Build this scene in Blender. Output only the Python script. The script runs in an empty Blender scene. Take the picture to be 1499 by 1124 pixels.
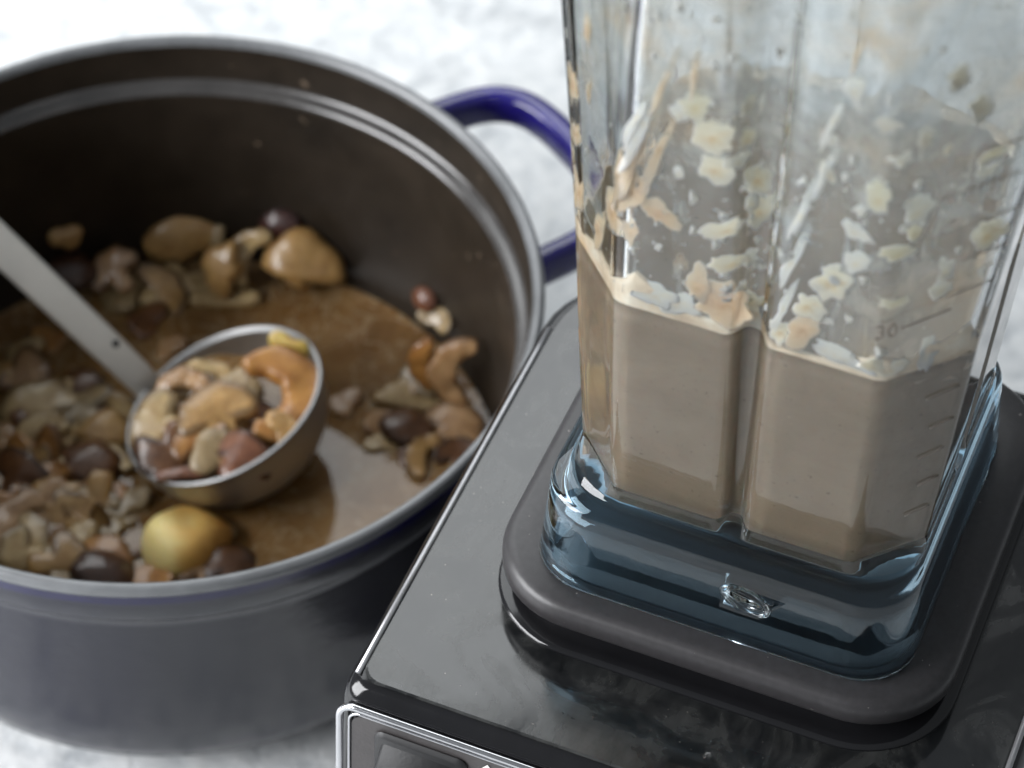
import bpy, bmesh, math, random
from mathutils import Vector, Matrix, noise, Quaternion
R = math.radians
scene = bpy.context.scene
col = scene.collection

# ------------------------------------------------------------------ camera
cam_data = bpy.data.cameras.new('camera')
cam = bpy.data.objects.new('camera', cam_data)
col.objects.link(cam)
CP = Vector((0.1192, -0.6661, 0.8216)); PITCH = 0.8392; ROLL = 0.0145
cam.matrix_world = Matrix.Translation(CP) @ Matrix.Rotation(math.pi / 2 - PITCH, 4, 'X') @ Matrix.Rotation(ROLL, 4, 'Z')
cam_data.sensor_width = 36.0
cam_data.lens = 4151.0 / 1499.0 * 36.0
cam_data.clip_start = 0.02; cam_data.clip_end = 50
cam_data.dof.use_dof = True
cam_data.dof.focus_distance = 0.765
cam_data.dof.aperture_fstop = 12.0
scene.camera = cam

# ------------------------------------------------------------------ world and lamps
world = bpy.data.worlds.new('World'); scene.world = world; world.use_nodes = True
wb = world.node_tree.nodes['Background']
wb.inputs['Color'].default_value = (0.88, 0.94, 1.0, 1); wb.inputs['Strength'].default_value = 0.26


def area(name, loc, target, sx, sy, power, color):
    l = bpy.data.lights.new(name, 'AREA'); l.shape = 'RECTANGLE'; l.size = sx; l.size_y = sy
    l.energy = power; l.color = color
    o = bpy.data.objects.new(name, l); col.objects.link(o); o.location = loc
    o.rotation_euler = (Vector(target) - Vector(loc)).to_track_quat('-Z', 'Y').to_euler()
    return o


area('window_light', (-0.45, 1.25, 1.45), (0.1, 0, 0.1), 1.9, 1.3, 25.0, (0.95, 0.985, 1.0))
area('side_light', (-1.40, -0.50, 0.85), (0.1, 0, 0.1), 1.3, 1.1, 68.0, (0.97, 0.98, 1.0))

scene.view_settings.view_transform = 'Standard'
scene.view_settings.look = 'None'
scene.view_settings.exposure = 0.0
scene.view_settings.gamma = 1.0
scene.view_settings.use_curve_mapping = False
scene.render.engine = 'CYCLES'
cy = scene.cycles
cy.use_denoising = True
cy.max_bounces = 14; cy.transmission_bounces = 14; cy.transparent_max_bounces = 16; cy.glossy_bounces = 6; cy.diffuse_bounces = 3
cy.use_adaptive_sampling = True; cy.adaptive_threshold = 0.03
cy.caustics_refractive = True; cy.caustics_reflective = True
cy.blur_glossy = 0.6
cy.sample_clamp_indirect = 8.0

# ------------------------------------------------------------------ node helpers
def mat(name):
    m = bpy.data.materials.new(name); m.use_nodes = True
    nt = m.node_tree; p = nt.nodes['Principled BSDF']
    return m, nt, p, nt.nodes['Material Output']


def N(nt, t, **kw):
    n = nt.nodes.new(t)
    for k, v in kw.items():
        if k in n.inputs: n.inputs[k].default_value = v
        else: setattr(n, k, v)
    return n


def noise_tex(nt, scale, detail=4, rough=.55, vec=None, dist=0.0):
    n = N(nt, 'ShaderNodeTexNoise', Scale=scale, Detail=detail, Roughness=rough, Distortion=dist)
    if vec: nt.links.new(vec, n.inputs['Vector'])
    return n


def ramp(nt, fac, stops):
    r = nt.nodes.new('ShaderNodeValToRGB')
    e = r.color_ramp.elements
    while len(e) < len(stops): e.new(0.5)
    for i, (pos, c) in enumerate(stops):
        e[i].position = pos
        e[i].color = (c, c, c, 1) if isinstance(c, (int, float)) else (*c, 1)
    nt.links.new(fac, r.inputs['Fac'])
    return r


def mixc(nt, fac, a, b, mode='MIX'):
    m = nt.nodes.new('ShaderNodeMix'); m.data_type = 'RGBA'; m.blend_type = mode
    for v, s in ((fac, m.inputs[0]), (a, m.inputs[6]), (b, m.inputs[7])):
        if hasattr(v, 'is_output'): nt.links.new(v, s)
        elif isinstance(v, (int, float)): s.default_value = v
        else: s.default_value = (*v, 1)
    return m.outputs[2]


def bump(nt, p, h, strength=.3, dist=.001):
    b = N(nt, 'ShaderNodeBump', Strength=strength, Distance=dist)
    nt.links.new(h, b.inputs['Height']); nt.links.new(b.outputs['Normal'], p.inputs['Normal'])
    return b


def coords(nt, which='Object', scale=None):
    t = nt.nodes.new('ShaderNodeTexCoord').outputs[which]
    if scale:
        mp = nt.nodes.new('ShaderNodeMapping'); mp.inputs['Scale'].default_value = scale
        nt.links.new(t, mp.inputs['Vector']); t = mp.outputs['Vector']
    return t


def simple(name, color, rough, metal=0.0, ior=1.5, coat=0.0, var=.15, vscale=60, bumpd=0.0, bscale=400, rvar=0.0):
    m, nt, p, out = mat(name)
    co = coords(nt)
    n = noise_tex(nt, vscale, 5, .6, co)
    lo = tuple(c * (1 - var) for c in color); hi = tuple(min(1, c * (1 + var)) for c in color)
    r = ramp(nt, n.outputs['Fac'], [(.3, lo), (.7, hi)])
    nt.links.new(r.outputs['Color'], p.inputs['Base Color'])
    p.inputs['Roughness'].default_value = rough; p.inputs['Metallic'].default_value = metal
    p.inputs['IOR'].default_value = ior; p.inputs['Coat Weight'].default_value = coat; p.inputs['Coat Roughness'].default_value = .08
    if rvar:
        n2 = noise_tex(nt, vscale * .5, 6, .65, co)
        r2 = ramp(nt, n2.outputs['Fac'], [(.3, max(.02, rough - rvar)), (.7, rough + rvar)])
        nt.links.new(r2.outputs['Color'], p.inputs['Roughness'])
    if bumpd:
        b = noise_tex(nt, bscale, 3, .6, co); bump(nt, p, b.outputs['Fac'], .5, bumpd)
    return m


# ------------------------------------------------------------------ mesh helpers
def link(name, me, m, parent=None, smooth=True, label=None):
    o = bpy.data.objects.new(name, me); col.objects.link(o)
    if m is not None: me.materials.append(m)
    if smooth:
        for p in me.polygons: p.use_smooth = True
    if parent: o.parent = parent
    if label: o['label'] = label
    return o


def from_bm(name, bm, m, parent=None, smooth=True, label=None, recalc=True):
    if recalc: bmesh.ops.recalc_face_normals(bm, faces=bm.faces)
    me = bpy.data.meshes.new(name); bm.to_mesh(me); bm.free()
    return link(name, me, m, parent, smooth, label)


def thing(name, label, cat, loc=(0, 0, 0), rz=0.0, group=None):
    o = bpy.data.objects.new(name, None); col.objects.link(o)
    o.location = loc; o.rotation_euler = (0, 0, rz); o.empty_display_size = .02
    return tag(o, label, cat, group)


def tag(o, label, cat, group=None):
    o['label'] = label; o['category'] = cat
    if group: o['group'] = group
    return o


def loft(rings, close_v=False, cap0=False, cap1=False, bm=None):
    bm = bm or bmesh.new()
    vs = [[bm.verts.new(p) for p in r] for r in rings]
    n = len(rings[0]); k = len(rings)
    for i in range(k if close_v else k - 1):
        a, b = vs[i], vs[(i + 1) % k]
        for j in range(n):
            bm.faces.new((a[j], a[(j + 1) % n], b[(j + 1) % n], b[j]))
    if cap0: bm.faces.new(list(reversed(vs[0])))
    if cap1: bm.faces.new(vs[-1])
    return bm


def lathe(profile, n=128):
    return [[(r * math.cos(2 * math.pi * j / n), r * math.sin(2 * math.pi * j / n), z) for j in range(n)] for r, z in profile]


def smooth_profile(pts, it=2):
    for _ in range(it):
        q = [pts[0]]
        for a, b in zip(pts, pts[1:]):
            q.append((a[0] * .75 + b[0] * .25, a[1] * .75 + b[1] * .25)); q.append((a[0] * .25 + b[0] * .75, a[1] * .25 + b[1] * .75))
        q.append(pts[-1]); pts = q
    return pts


def rrect(x0, x1, y0, y1, rads, z, n=8):
    """rounded rectangle ring, corner radii (front-left, front-right, back-right, back-left)"""
    out = []
    for (cx, cyy, sx, sy, a0, r) in ((x0, y0, 1, 1, 180, rads[0]), (x1, y0, -1, 1, 270, rads[1]), (x1, y1, -1, -1, 0, rads[2]), (x0, y1, 1, -1, 90, rads[3])):
        for i in range(n + 1):
            a = R(a0 + 90 * i / n)
            out.append((cx + sx * r + r * math.cos(a), cyy + sy * r + r * math.sin(a), z))
    return out


def tube(path, rad, n=10, closed=False, squash=None):
    """swept round section; rad number or list"""
    P = [Vector(p) for p in path]; k = len(P); rings = []
    up = None
    for i in range(k):
        if closed: t = P[(i + 1) % k] - P[i - 1]
        else: t = P[min(i + 1, k - 1)] - P[max(i - 1, 0)]
        t.normalize()
        if up is None:
            up = Vector((0, 0, 1)) if abs(t.z) < .9 else Vector((1, 0, 0))
        s = t.cross(up).normalized(); up = s.cross(t).normalized()
        r = rad[i] if isinstance(rad, (list, tuple)) else rad
        r1, r2 = (r, r) if squash is None else (r, r * squash)
        rings.append([tuple(P[i] + s * (r1 * math.cos(2 * math.pi * j / n)) + up * (r2 * math.sin(2 * math.pi * j / n))) for j in range(n)])
    return loft(rings, close_v=closed, cap0=not closed, cap1=not closed)


def nz(v, s, seed=0.0):
    return noise.noise(Vector(v) * s + Vector((seed, seed * 1.7, -seed)))


def lerp_table(tab, z):
    if z <= tab[0][0]: return tab[0][1:]
    for a, b in zip(tab, tab[1:]):
        if z <= b[0]:
            t = (z - a[0]) / (b[0] - a[0]); t = t * t * (3 - 2 * t) if False else t
            return tuple(x + (y - x) * t for x, y in zip(a[1:], b[1:]))
    return tab[-1][1:]


# ------------------------------------------------------------------ materials
def m_counter():
    m, nt, p, out = mat('counter_white_stone')
    co = coords(nt)
    n1 = noise_tex(nt, 40, 6, .62, co, .4); n2 = noise_tex(nt, 110, 4, .6, co)
    r1 = ramp(nt, n1.outputs['Fac'], [(.33, (.47, .49, .505)), (.47, (.67, .685, .69)), (.64, (.76, .77, .77))])
    r2 = ramp(nt, n2.outputs['Fac'], [(.36, (.84, .855, .87)), (.56, (1, 1, 1))])
    n4 = noise_tex(nt, 34, 3, .5, co); r4 = ramp(nt, n4.outputs['Fac'], [(.66, (1, 1, 1)), (.74, (.93, .92, .86))])
    c = mixc(nt, 1.0, r1.outputs['Color'], r2.outputs['Color'], 'MULTIPLY')
    c = mixc(nt, 1.0, c, r4.outputs['Color'], 'MULTIPLY')
    nt.links.new(c, p.inputs['Base Color'])
    p.inputs['Roughness'].default_value = .42
    bump(nt, p, n2.outputs['Fac'], .35, .003)
    return m


def m_enamel():
    m, nt, p, out = mat('navy_enamel')
    co = coords(nt)
    p.inputs['Base Color'].default_value = (.012, .010, .105, 1)
    n = noise_tex(nt, 26, 6, .65, co); nv = noise_tex(nt, 9, 4, .6, coords(nt, 'Object', (1, 1, .25)))
    c = mixc(nt, ramp(nt, nv.outputs['Fac'], [(.40, 0.0), (.58, 1.0)]).outputs['Color'], (.004, .004, .015), (.013, .0135, .020))
    nt.links.new(c, p.inputs['Base Color'])
    r = ramp(nt, n.outputs['Fac'], [(.3, .12), (.7, .28)]); nt.links.new(r.outputs['Color'], p.inputs['Roughness'])
    p.inputs['IOR'].default_value = 1.55
    n3 = noise_tex(nt, 180, 2, .5, co); bump(nt, p, n3.outputs['Fac'], .15, .0006)
    return m


def m_inner():
    m, nt, p, out = mat('black_matte_enamel')
    co = coords(nt)
    n = noise_tex(nt, 40, 6, .65, co)
    r = ramp(nt, n.outputs['Fac'], [(.3, (.010, .0075, .0052)), (.72, (.026, .0195, .014))])
    sp = noise_tex(nt, 190, 2, .4, co); s = ramp(nt, sp.outputs['Fac'], [(.735, 0.0), (.76, .55)])
    c = mixc(nt, s.outputs['Color'], r.outputs['Color'], (.16, .12, .085))
    nt.links.new(c, p.inputs['Base Color'])
    p.inputs['Roughness'].default_value = .40; p.inputs['IOR'].default_value = 1.45
    b = noise_tex(nt, 900, 2, .6, co); bump(nt, p, b.outputs['Fac'], .3, .0003)
    return m


def m_broth():
    m, nt, p, out = mat('brown_broth')
    co = coords(nt)
    n = noise_tex(nt, 28, 6, .65, co, .8); n2 = noise_tex(nt, 120, 4, .6, co)
    r = ramp(nt, n.outputs['Fac'], [(.28, (.120, .058, .016)), (.5, (.200, .108, .038)), (.74, (.29, .180, .080))])
    r2 = ramp(nt, n2.outputs['Fac'], [(.3, (.95, .95, .95)), (.7, (1.04, 1.04, 1.04))])
    c = mixc(nt, 1.0, r.outputs['Color'], r2.outputs['Color'], 'MULTIPLY')
    nl = noise_tex(nt, 62, 3, .5, co, 1.4); fl_ = ramp(nt, nl.outputs['Fac'], [(.475, 0.0), (.495, .5), (.505, .5), (.525, 0.0)])
    c = mixc(nt, fl_.outputs['Color'], c, (.40, .31, .20))
    nt.links.new(c, p.inputs['Base Color'])
    p.inputs['Roughness'].default_value = .03; p.inputs['IOR'].default_value = 1.45
    p.inputs['Subsurface Weight'].default_value = .5; p.inputs['Subsurface Scale'].default_value = .006; p.inputs['Subsurface Radius'].default_value = (1, .6, .3)
    n3 = noise_tex(nt, 55, 3, .5, co); bump(nt, p, n3.outputs['Fac'], .2, .0006)
    return m


MUSH_COL = {
    'tan': ((0.415, 0.248, 0.087), (0.254, 0.131, 0.039)), 'orange': ((0.401, 0.194, 0.048), (0.227, 0.087, 0.019)), 'pale': ((0.502, 0.365, 0.177), (0.342, 0.213, 0.085)),
    'pink': ((0.401, 0.241, 0.114), (0.241, 0.120, 0.045)), 'grey': ((0.327, 0.236, 0.119), (0.190, 0.125, 0.054)), 'brown': ((0.147, 0.060, 0.018), (0.067, 0.024, 0.007)),
    'dark': ((0.081, 0.030, 0.011), (0.030, 0.011, 0.005)), 'purple': ((0.067, 0.020, 0.013), (0.027, 0.008, 0.006)), 'red': ((0.187, 0.070, 0.030), (0.087, 0.028, 0.012)),
    'yellow': ((0.454, 0.334, 0.072), (0.321, 0.181, 0.030)),
}


def m_mush(key):
    a, b = MUSH_COL[key]
    m, nt, p, out = mat('mushroom_' + key)
    co = coords(nt)
    n = noise_tex(nt, 150, 5, .66, co, .6)
    r = ramp(nt, n.outputs['Fac'], [(.30, b), (.62, a)])
    at = N(nt, 'ShaderNodeAttribute', attribute_name='skin')
    skin = tuple(x * .42 for x in b)
    c = mixc(nt, at.outputs['Fac'], r.outputs['Color'], skin)
    nt.links.new(c, p.inputs['Base Color'])
    p.inputs['Roughness'].default_value = .42; p.inputs['Coat Weight'].default_value = .45; p.inputs['Coat Roughness'].default_value = .14
    p.inputs['Subsurface Weight'].default_value = .15; p.inputs['Subsurface Scale'].default_value = .003
    p.inputs['Subsurface Radius'].default_value = (1, .5, .25)
    n2 = noise_tex(nt, 420, 4, .6, co); bump(nt, p, n2.outputs['Fac'], .3, .0003)
    return m


def m_steel():
    m, nt, p, out = mat('brushed_steel')
    co = coords(nt, 'Object', (40, 40, 900))
    n = noise_tex(nt, 6, 4, .6, co)
    r = ramp(nt, n.outputs['Fac'], [(.3, .40), (.7, .55)]); nt.links.new(r.outputs['Color'], p.inputs['Roughness'])
    p.inputs['Base Color'].default_value = (.42, .42, .42, 1); p.inputs['Metallic'].default_value = 1.0
    return m


def m_glass(name, tint):
    m, nt, p, out = mat(name)
    p.inputs['Base Color'].default_value = (*tint, 1)
    p.inputs['Transmission Weight'].default_value = 1.0
    p.inputs['Roughness'].default_value = 0.0; p.inputs['IOR'].default_value = 1.5
    co = coords(nt)
    n = noise_tex(nt, 60, 3, .5, co); bump(nt, p, n.outputs['Fac'], .12, .0004)
    return m


def m_puree():
    m, nt, p, out = mat('mushroom_puree')
    co = coords(nt)
    n = noise_tex(nt, 30, 6, .65, coords(nt, 'Object', (1, 1, 2.0)), .7); n2 = noise_tex(nt, 800, 3, .6, co)
    r = ramp(nt, n.outputs['Fac'], [(.3, (.204, .154, .102)), (.7, (.250, .193, .131))])
    s = ramp(nt, n2.outputs['Fac'], [(.27, (.55, .5, .45)), (.36, (1, 1, 1)), (.70, (1, 1, 1)), (.76, (1.5, 1.5, 1.45))])
    c = mixc(nt, 1.0, r.outputs['Color'], s.outputs['Color'], 'MULTIPLY')
    nt.links.new(c, p.inputs['Base Color'])
    p.inputs['Roughness'].default_value = .62
    p.inputs['Subsurface Weight'].default_value = .2; p.inputs['Subsurface Scale'].default_value = .004
    bump(nt, p, noise_tex(nt, 240, 4, .6, co).outputs['Fac'], .25, .0008)
    return m


def m_foam():
    m, nt, p, out = mat('puree_foam')
    co = coords(nt)
    n = noise_tex(nt, 110, 5, .62, co); n2 = noise_tex(nt, 45, 3, .5, co)
    r = ramp(nt, n.outputs['Fac'], [(.30, (.50, .38, .26)), (.52, (.68, .57, .42)), (.72, (.78, .72, .60))])
    o = ramp(nt, n2.outputs['Fac'], [(.56, 0.0), (.68, .75)])
    c = mixc(nt, o.outputs['Color'], r.outputs['Color'], (.62, .38, .16))
    nt.links.new(c, p.inputs['Base Color']); p.inputs['Roughness'].default_value = .45
    bump(nt, p, n.outputs['Fac'], .5, .001)
    return m


def m_lump(name, cream, centre):
    m, nt, p, out = mat(name)
    co = coords(nt)
    at = N(nt, 'ShaderNodeAttribute', attribute_name='core')
    n = noise_tex(nt, 260, 4, .6, co)
    mul = N(nt, 'ShaderNodeMath', operation='MULTIPLY'); nt.links.new(at.outputs['Fac'], mul.inputs[0])
    nt.links.new(ramp(nt, n.outputs['Fac'], [(.46, 0.0), (.66, 1.0)]).outputs['Color'], mul.inputs[1])
    c = mixc(nt, mul.outputs[0], cream, centre)
    nt.links.new(c, p.inputs['Base Color']); p.inputs['Roughness'].default_value = .5
    p.inputs['Subsurface Weight'].default_value = .9; p.inputs['Subsurface Scale'].default_value = .004; p.inputs['Subsurface Radius'].default_value = (1, .92, .75)
    bump(nt, p, n.outputs['Fac'], .5, .0006)
    return m


def m_film():
    """thin smear of puree dried on the plastic: fog higher up, crisp patches and runs"""
    m, nt, p, out = mat('puree_film')
    co = coords(nt)
    sx = N(nt, 'ShaderNodeSeparateXYZ'); nt.links.new(co, sx.inputs[0])
    low = noise_tex(nt, 24, 4, .6, co, .6)
    hz = N(nt, 'ShaderNodeMath', operation='MULTIPLY_ADD'); nt.links.new(low.outputs['Fac'], hz.inputs[0]); hz.inputs[1].default_value = .075; nt.links.new(sx.outputs['Z'], hz.inputs[2])
    fog = N(nt, 'ShaderNodeMapRange', interpolation_type='SMOOTHSTEP'); nt.links.new(hz.outputs[0], fog.inputs['Value'])
    for k_, v_ in (('From Min', .386), ('From Max', .448), ('To Min', .02), ('To Max', .76)): fog.inputs[k_].default_value = v_
    fine = noise_tex(nt, 230, 5, .7, co)
    fogv = mixc(nt, 1.0, fog.outputs[0], ramp(nt, fine.outputs['Fac'], [(.36, .62), (.62, 1.0)]).outputs['Color'], 'MULTIPLY')
    n1 = noise_tex(nt, 1.0, 6, .62, coords(nt, 'Object', (58, 58, 40)), 1.1)
    patch = ramp(nt, n1.outputs['Fac'], [(.565, 0.0), (.585, .28), (.66, .58)])
    n2 = noise_tex(nt, 1.0, 5, .6, coords(nt, 'Object', (260, 260, 20)), .25)
    run = ramp(nt, n2.outputs['Fac'], [(.58, 0.0), (.64, .34), (.74, .6)])
    al = mixc(nt, 1.0, mixc(nt, 1.0, fogv, patch.outputs['Color'], 'SCREEN'), run.outputs['Color'], 'SCREEN')
    n4 = noise_tex(nt, 46, 4, .6, co)
    c = ramp(nt, n4.outputs['Fac'], [(.40, (.62, .66, .66)), (.55, (.70, .68, .61)), (.66, (.74, .60, .42)), (.76, (.66, .44, .25))])
    # a broader tan wash low on the right of the jar, where it was poured
    mx_ = N(nt, 'ShaderNodeMapRange', interpolation_type='SMOOTHSTEP'); nt.links.new(sx.outputs['X'], mx_.inputs['Value'])
    for k_, v_ in (('From Min', .008), ('From Max', .034), ('To Min', 0.0), ('To Max', .62)): mx_.inputs[k_].default_value = v_
    mz_ = N(nt, 'ShaderNodeMapRange', interpolation_type='SMOOTHSTEP'); nt.links.new(hz.outputs[0], mz_.inputs['Value'])
    for k_, v_ in (('From Min', .370), ('From Max', .405), ('To Min', 1.0), ('To Max', 0.0)): mz_.inputs[k_].default_value = v_
    wash = N(nt, 'ShaderNodeMath', operation='MULTIPLY'); nt.links.new(mx_.outputs[0], wash.inputs[0]); nt.links.new(mz_.outputs[0], wash.inputs[1])
    al = mixc(nt, 1.0, al, wash.outputs[0], 'SCREEN')
    cw = mixc(nt, wash.outputs[0], c.outputs['Color'], (.66, .50, .33))
    dif = nt.nodes.new('ShaderNodeBsdfDiffuse'); trl = nt.nodes.new('ShaderNodeBsdfTranslucent'); tr = nt.nodes.new('ShaderNodeBsdfTransparent')
    for s in (dif, trl): nt.links.new(cw, s.inputs['Color'])
    ms = N(nt, 'ShaderNodeMixShader', Fac=.5); nt.links.new(dif.outputs[0], ms.inputs[1]); nt.links.new(trl.outputs[0], ms.inputs[2])
    mx = nt.nodes.new('ShaderNodeMixShader'); nt.links.new(al, mx.inputs[0]); nt.links.new(tr.outputs[0], mx.inputs[1]); nt.links.new(ms.outputs[0], mx.inputs[2])
    nt.links.new(mx.outputs[0], out.inputs['Surface'])
    return m


def m_plate():
    m, nt, p, out = mat('smudged_black_plate')
    co = coords(nt)
    n = noise_tex(nt, 34, 5, .60, co, 1.6); n2 = noise_tex(nt, 16, 4, .6, co, .8); n5 = noise_tex(nt, 120, 4, .7, coords(nt, 'Object', (1, .35, 1)))
    f = ramp(nt, n.outputs['Fac'], [(.40, 0.0), (.50, .35), (.54, .75), (.66, 1.0)])
    g = ramp(nt, n5.outputs['Fac'], [(.35, .55), (.65, 1.0)])
    c = mixc(nt, f.outputs['Color'], (.009, .010, .011), (.040, .041, .040))
    c = mixc(nt, 1.0, c, g.outputs['Color'], 'MULTIPLY')
    sp = noise_tex(nt, 800, 1, .3, co); s = ramp(nt, sp.outputs['Fac'], [(.80, 0.0), (.815, .5)])
    c = mixc(nt, s.outputs['Color'], c, (.30, .28, .25))
    nt.links.new(c, p.inputs['Base Color'])
    r = ramp(nt, f.outputs['Color'], [(.0, .06), (1.0, .17)]); nt.links.new(r.outputs['Color'], p.inputs['Roughness'])
    p.inputs['IOR'].default_value = 1.68
    return m


def m_pad():
    m, nt, p, out = mat('charcoal_rubber')
    co = coords(nt)
    n = noise_tex(nt, 500, 2, .5, co); sp = noise_tex(nt, 700, 1, .3, co)
    c0 = ramp(nt, n.outputs['Fac'], [(.3, (.024, .023, .024)), (.7, (.033, .031, .033))])
    s = ramp(nt, sp.outputs['Fac'], [(.79, 0.0), (.81, .6)])
    c = mixc(nt, s.outputs['Color'], c0.outputs['Color'], (.30, .28, .26))
    nt.links.new(c, p.inputs['Base Color']); p.inputs['Roughness'].default_value = .40
    bump(nt, p, n.outputs['Fac'], .2, .0001)
    return m


HANDLE = simple('navy_handle_enamel', (.015, .010, .15), .18, ior=1.6, var=.2, vscale=120, bumpd=.0004, bscale=160)
COUNTER, ENAMEL, INNER, BROTH, STEEL, GLASS = m_counter(), m_enamel(), m_inner(), m_broth(), m_steel(), m_glass('clear_plastic', (.955, .985, .995))
FOOT = m_glass('blue_tinted_plastic', (.58, .80, .95))
PUREE, FOAM, FILM, PLATE, PAD = m_puree(), m_foam(), m_film(), m_plate(), m_pad()
MUSH = {k: m_mush(k) for k in MUSH_COL}
RIM = simple('worn_grey_rim', (.13, .135, .14), .30, ior=1.6, var=.3, vscale=50)
BLACK = simple('gloss_black_plastic', (.008, .008, .009), .10, ior=1.5, rvar=.05)
PANEL = simple('charcoal_panel', (.055, .050, .050), .42, bumpd=.0002, bscale=900)
CHROME = simple('chrome_trim', (.62, .62, .64), .14, metal=1.0, var=.08)
SWITCH = simple('switch_black', (.012, .012, .013), .5, ior=1.4, bumpd=.00015, bscale=700)
WHITE = simple('printed_white', (.75, .74, .70), .5, var=.05)
DARKRUB = simple('black_rubber', (.012, .012, .013), .5)
INK = simple('grey_moulded_mark', (.20, .17, .14), .5)
DARKSTEEL = simple('retainer_steel', (.16, .17, .19), .35, metal=1.0)

# ------------------------------------------------------------------ counter
bm = bmesh.new()
bmesh.ops.create_grid(bm, x_segments=4, y_segments=4, size=3.0)
o = from_bm('countertop', bm, COUNTER, smooth=False)
o['kind'] = 'structure'; o['label'] = 'white mottled stone countertop'

# ------------------------------------------------------------------ dutch oven
POT_H = .126
pot = thing('dutch_oven', 'navy enamel cast iron pot with black interior, holding mushroom soup', 'pot')
outer = [(.0001, .0), (.095, .0), (.101, .0012), (.1075, .0062), (.1140, .0138), (.1190, .0205), (.1222, .030), (.1236, .045), (.1242, .07), (.1246, .1000), (.1252, .1060), (.1280, .1082), (.1288, .1102), (.1290, .1165), (.1292, .1180)]
from_bm('outer_wall', loft(lathe(outer), cap0=True), ENAMEL, pot, recalc=True)
from_bm('rim_edge', loft(lathe([(.1292, .1180), (.1294, .1200), (.1297, .1222)])), simple('dark_navy_edge', (.006, .005, .05), .2), pot, recalc=False)
rimp = smooth_profile([(.1296, .1222), (.1302, .1242), (.1298, .1262), (.1280, .1268), (.1264, .1260), (.1258, .1238)], 1)
from_bm('rim', loft(lathe(rimp)), RIM, pot, recalc=False)
LEDGE = simple('glossy_black_ledge', (.045, .042, .040), .20, ior=1.7, rvar=.08, vscale=90)
from_bm('upper_inner_wall', loft(lathe([(.1258, .1238), (.1252, .1100), (.1249, .1088)])), INNER, pot, recalc=False)
from_bm('lid_ledge', loft(lathe(smooth_profile([(.1249, .1088), (.1244, .1077), (.1222, .1066), (.1206, .1056), (.1202, .1045)], 1))), LEDGE, pot, recalc=False)
inner = [(.1202, .1045), (.1196, .07), (.1190, .04), (.1184, .030), (.1168, .0215), (.112, .0135), (.104, .0080), (.09, .0065), (.0001, .006)]
from_bm('inner_wall', loft(lathe(inner)), INNER, pot, recalc=False)


def pot_handle(angle):
    # loop handle of squared section: two arms and a cross bar with rounded elbows
    ca, sa = math.cos(angle), math.sin(angle)
    t = Vector((-sa, ca, 0)); rr = Vector((ca, sa, 0))
    pts2 = [(.1215, -.0425), (.138, -.0420), (.153, -.0400), (.1625, -.0325), (.1665, -.020), (.1675, 0), (.1665, .020), (.1625, .0325), (.153, .0400), (.138, .0420), (.1215, .0425)]
    pts2 = smooth_profile(pts2, 2)
    p3 = []
    for k in range(len(pts2) - 1):
        for s in range(4):
            u = s / 4; a, b = pts2[k], pts2[k + 1]
            p3.append((a[0] + (b[0] - a[0]) * u, a[1] + (b[1] - a[1]) * u))
    p3.append(pts2[-1])
    rings = []
    for i, (r_, s_) in enumerate(p3):
        a = p3[max(0, i - 1)]; b = p3[min(len(p3) - 1, i + 1)]
        d = Vector((b[0] - a[0], b[1] - a[1], 0)).normalized(); nrm = Vector((d.y, -d.x, 0))
        if nrm.x < 0 and abs(s_) < .03: nrm = -nrm
        w, h = .0050, .0070
        sec = []
        for q in range(16):
            aa = 2 * math.pi * q / 16; e = .62
            c_, s2 = math.cos(aa), math.sin(aa)
            x = w * math.copysign(abs(c_) ** e, c_); z = h * math.copysign(abs(s2) ** e, s2)
            v = Vector((r_, s_, 0)) + nrm * x
            sec.append(tuple(rr * v.x + t * v.y + Vector((0, 0, .1075 + z))))
        rings.append(sec)
    return loft(rings, cap0=True, cap1=True)


from_bm('handle', pot_handle(R(32)), HANDLE, pot)
from_bm('handle', pot_handle(R(212)), HANDLE, pot)

# broth
SZ = .0200
bm = bmesh.new()
rings = []
NB = 96
for k in range(0, 41):
    rad = .1162 * k / 40
    ring = []
    for j in range(NB):
        a = 2 * math.pi * j / NB; x, y = rad * math.cos(a), rad * math.sin(a)
        z = SZ + .0005 * nz((x, y, 0), 30) + .00012 * nz((x, y, 0), 90, 3)
        if k >= 39: z += .0008 * (k - 38)
        ring.append((x, y, z))
    rings.append(ring if k else [(1e-5 * math.cos(2 * math.pi * j / NB), 1e-5 * math.sin(2 * math.pi * j / NB), SZ) for j in range(NB)])
loft(rings, bm=bm)
tag(from_bm('broth', bm, BROTH), 'shiny brown mushroom broth filling the bottom of the pot', 'soup')

# ------------------------------------------------------------------ ladle
LC = Vector((.0148, .0158, .0475)); LN = Vector((-.395, .06, 1)).normalized()
LA = Vector((1, 0, .395)).normalized(); LB = LN.cross(LA)
LM = Matrix((LA, LB, LN)).transposed().to_4x4(); LM.translation = LC
ladle = thing('ladle', 'stainless steel ladle full of mushrooms, its handle against the pot rim', 'ladle')
ladle.matrix_world = LM
RB = .038
prof = []
for k in range(15):
    a = R(90 * k / 14)
    prof.append((max(1e-5, RB * math.sin(a) ** .92), -.034 * math.cos(a)))
pin = [(max(1e-5, r - .0012 * min(1, k / 4)), z + .0012) for k, (r, z) in enumerate(prof)]
pin[-1] = (RB - .0012, .0)
bm = loft(lathe(prof + [(RB + .0006, .0006), (RB + .0003, .0012), (RB - .0008, .0012)] + list(reversed(pin)), 96))
lbowl = from_bm('bowl', bm, STEEL, ladle, recalc=True)
bm = tube([(1.004 * RB * math.cos(2 * math.pi * j / 96), 1.004 * RB * math.sin(2 * math.pi * j / 96), .0010) for j in range(96)], .0010, 8, closed=True)
from_bm('rim', bm, STEEL, lbowl)
iM = LM.inverted()
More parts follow.
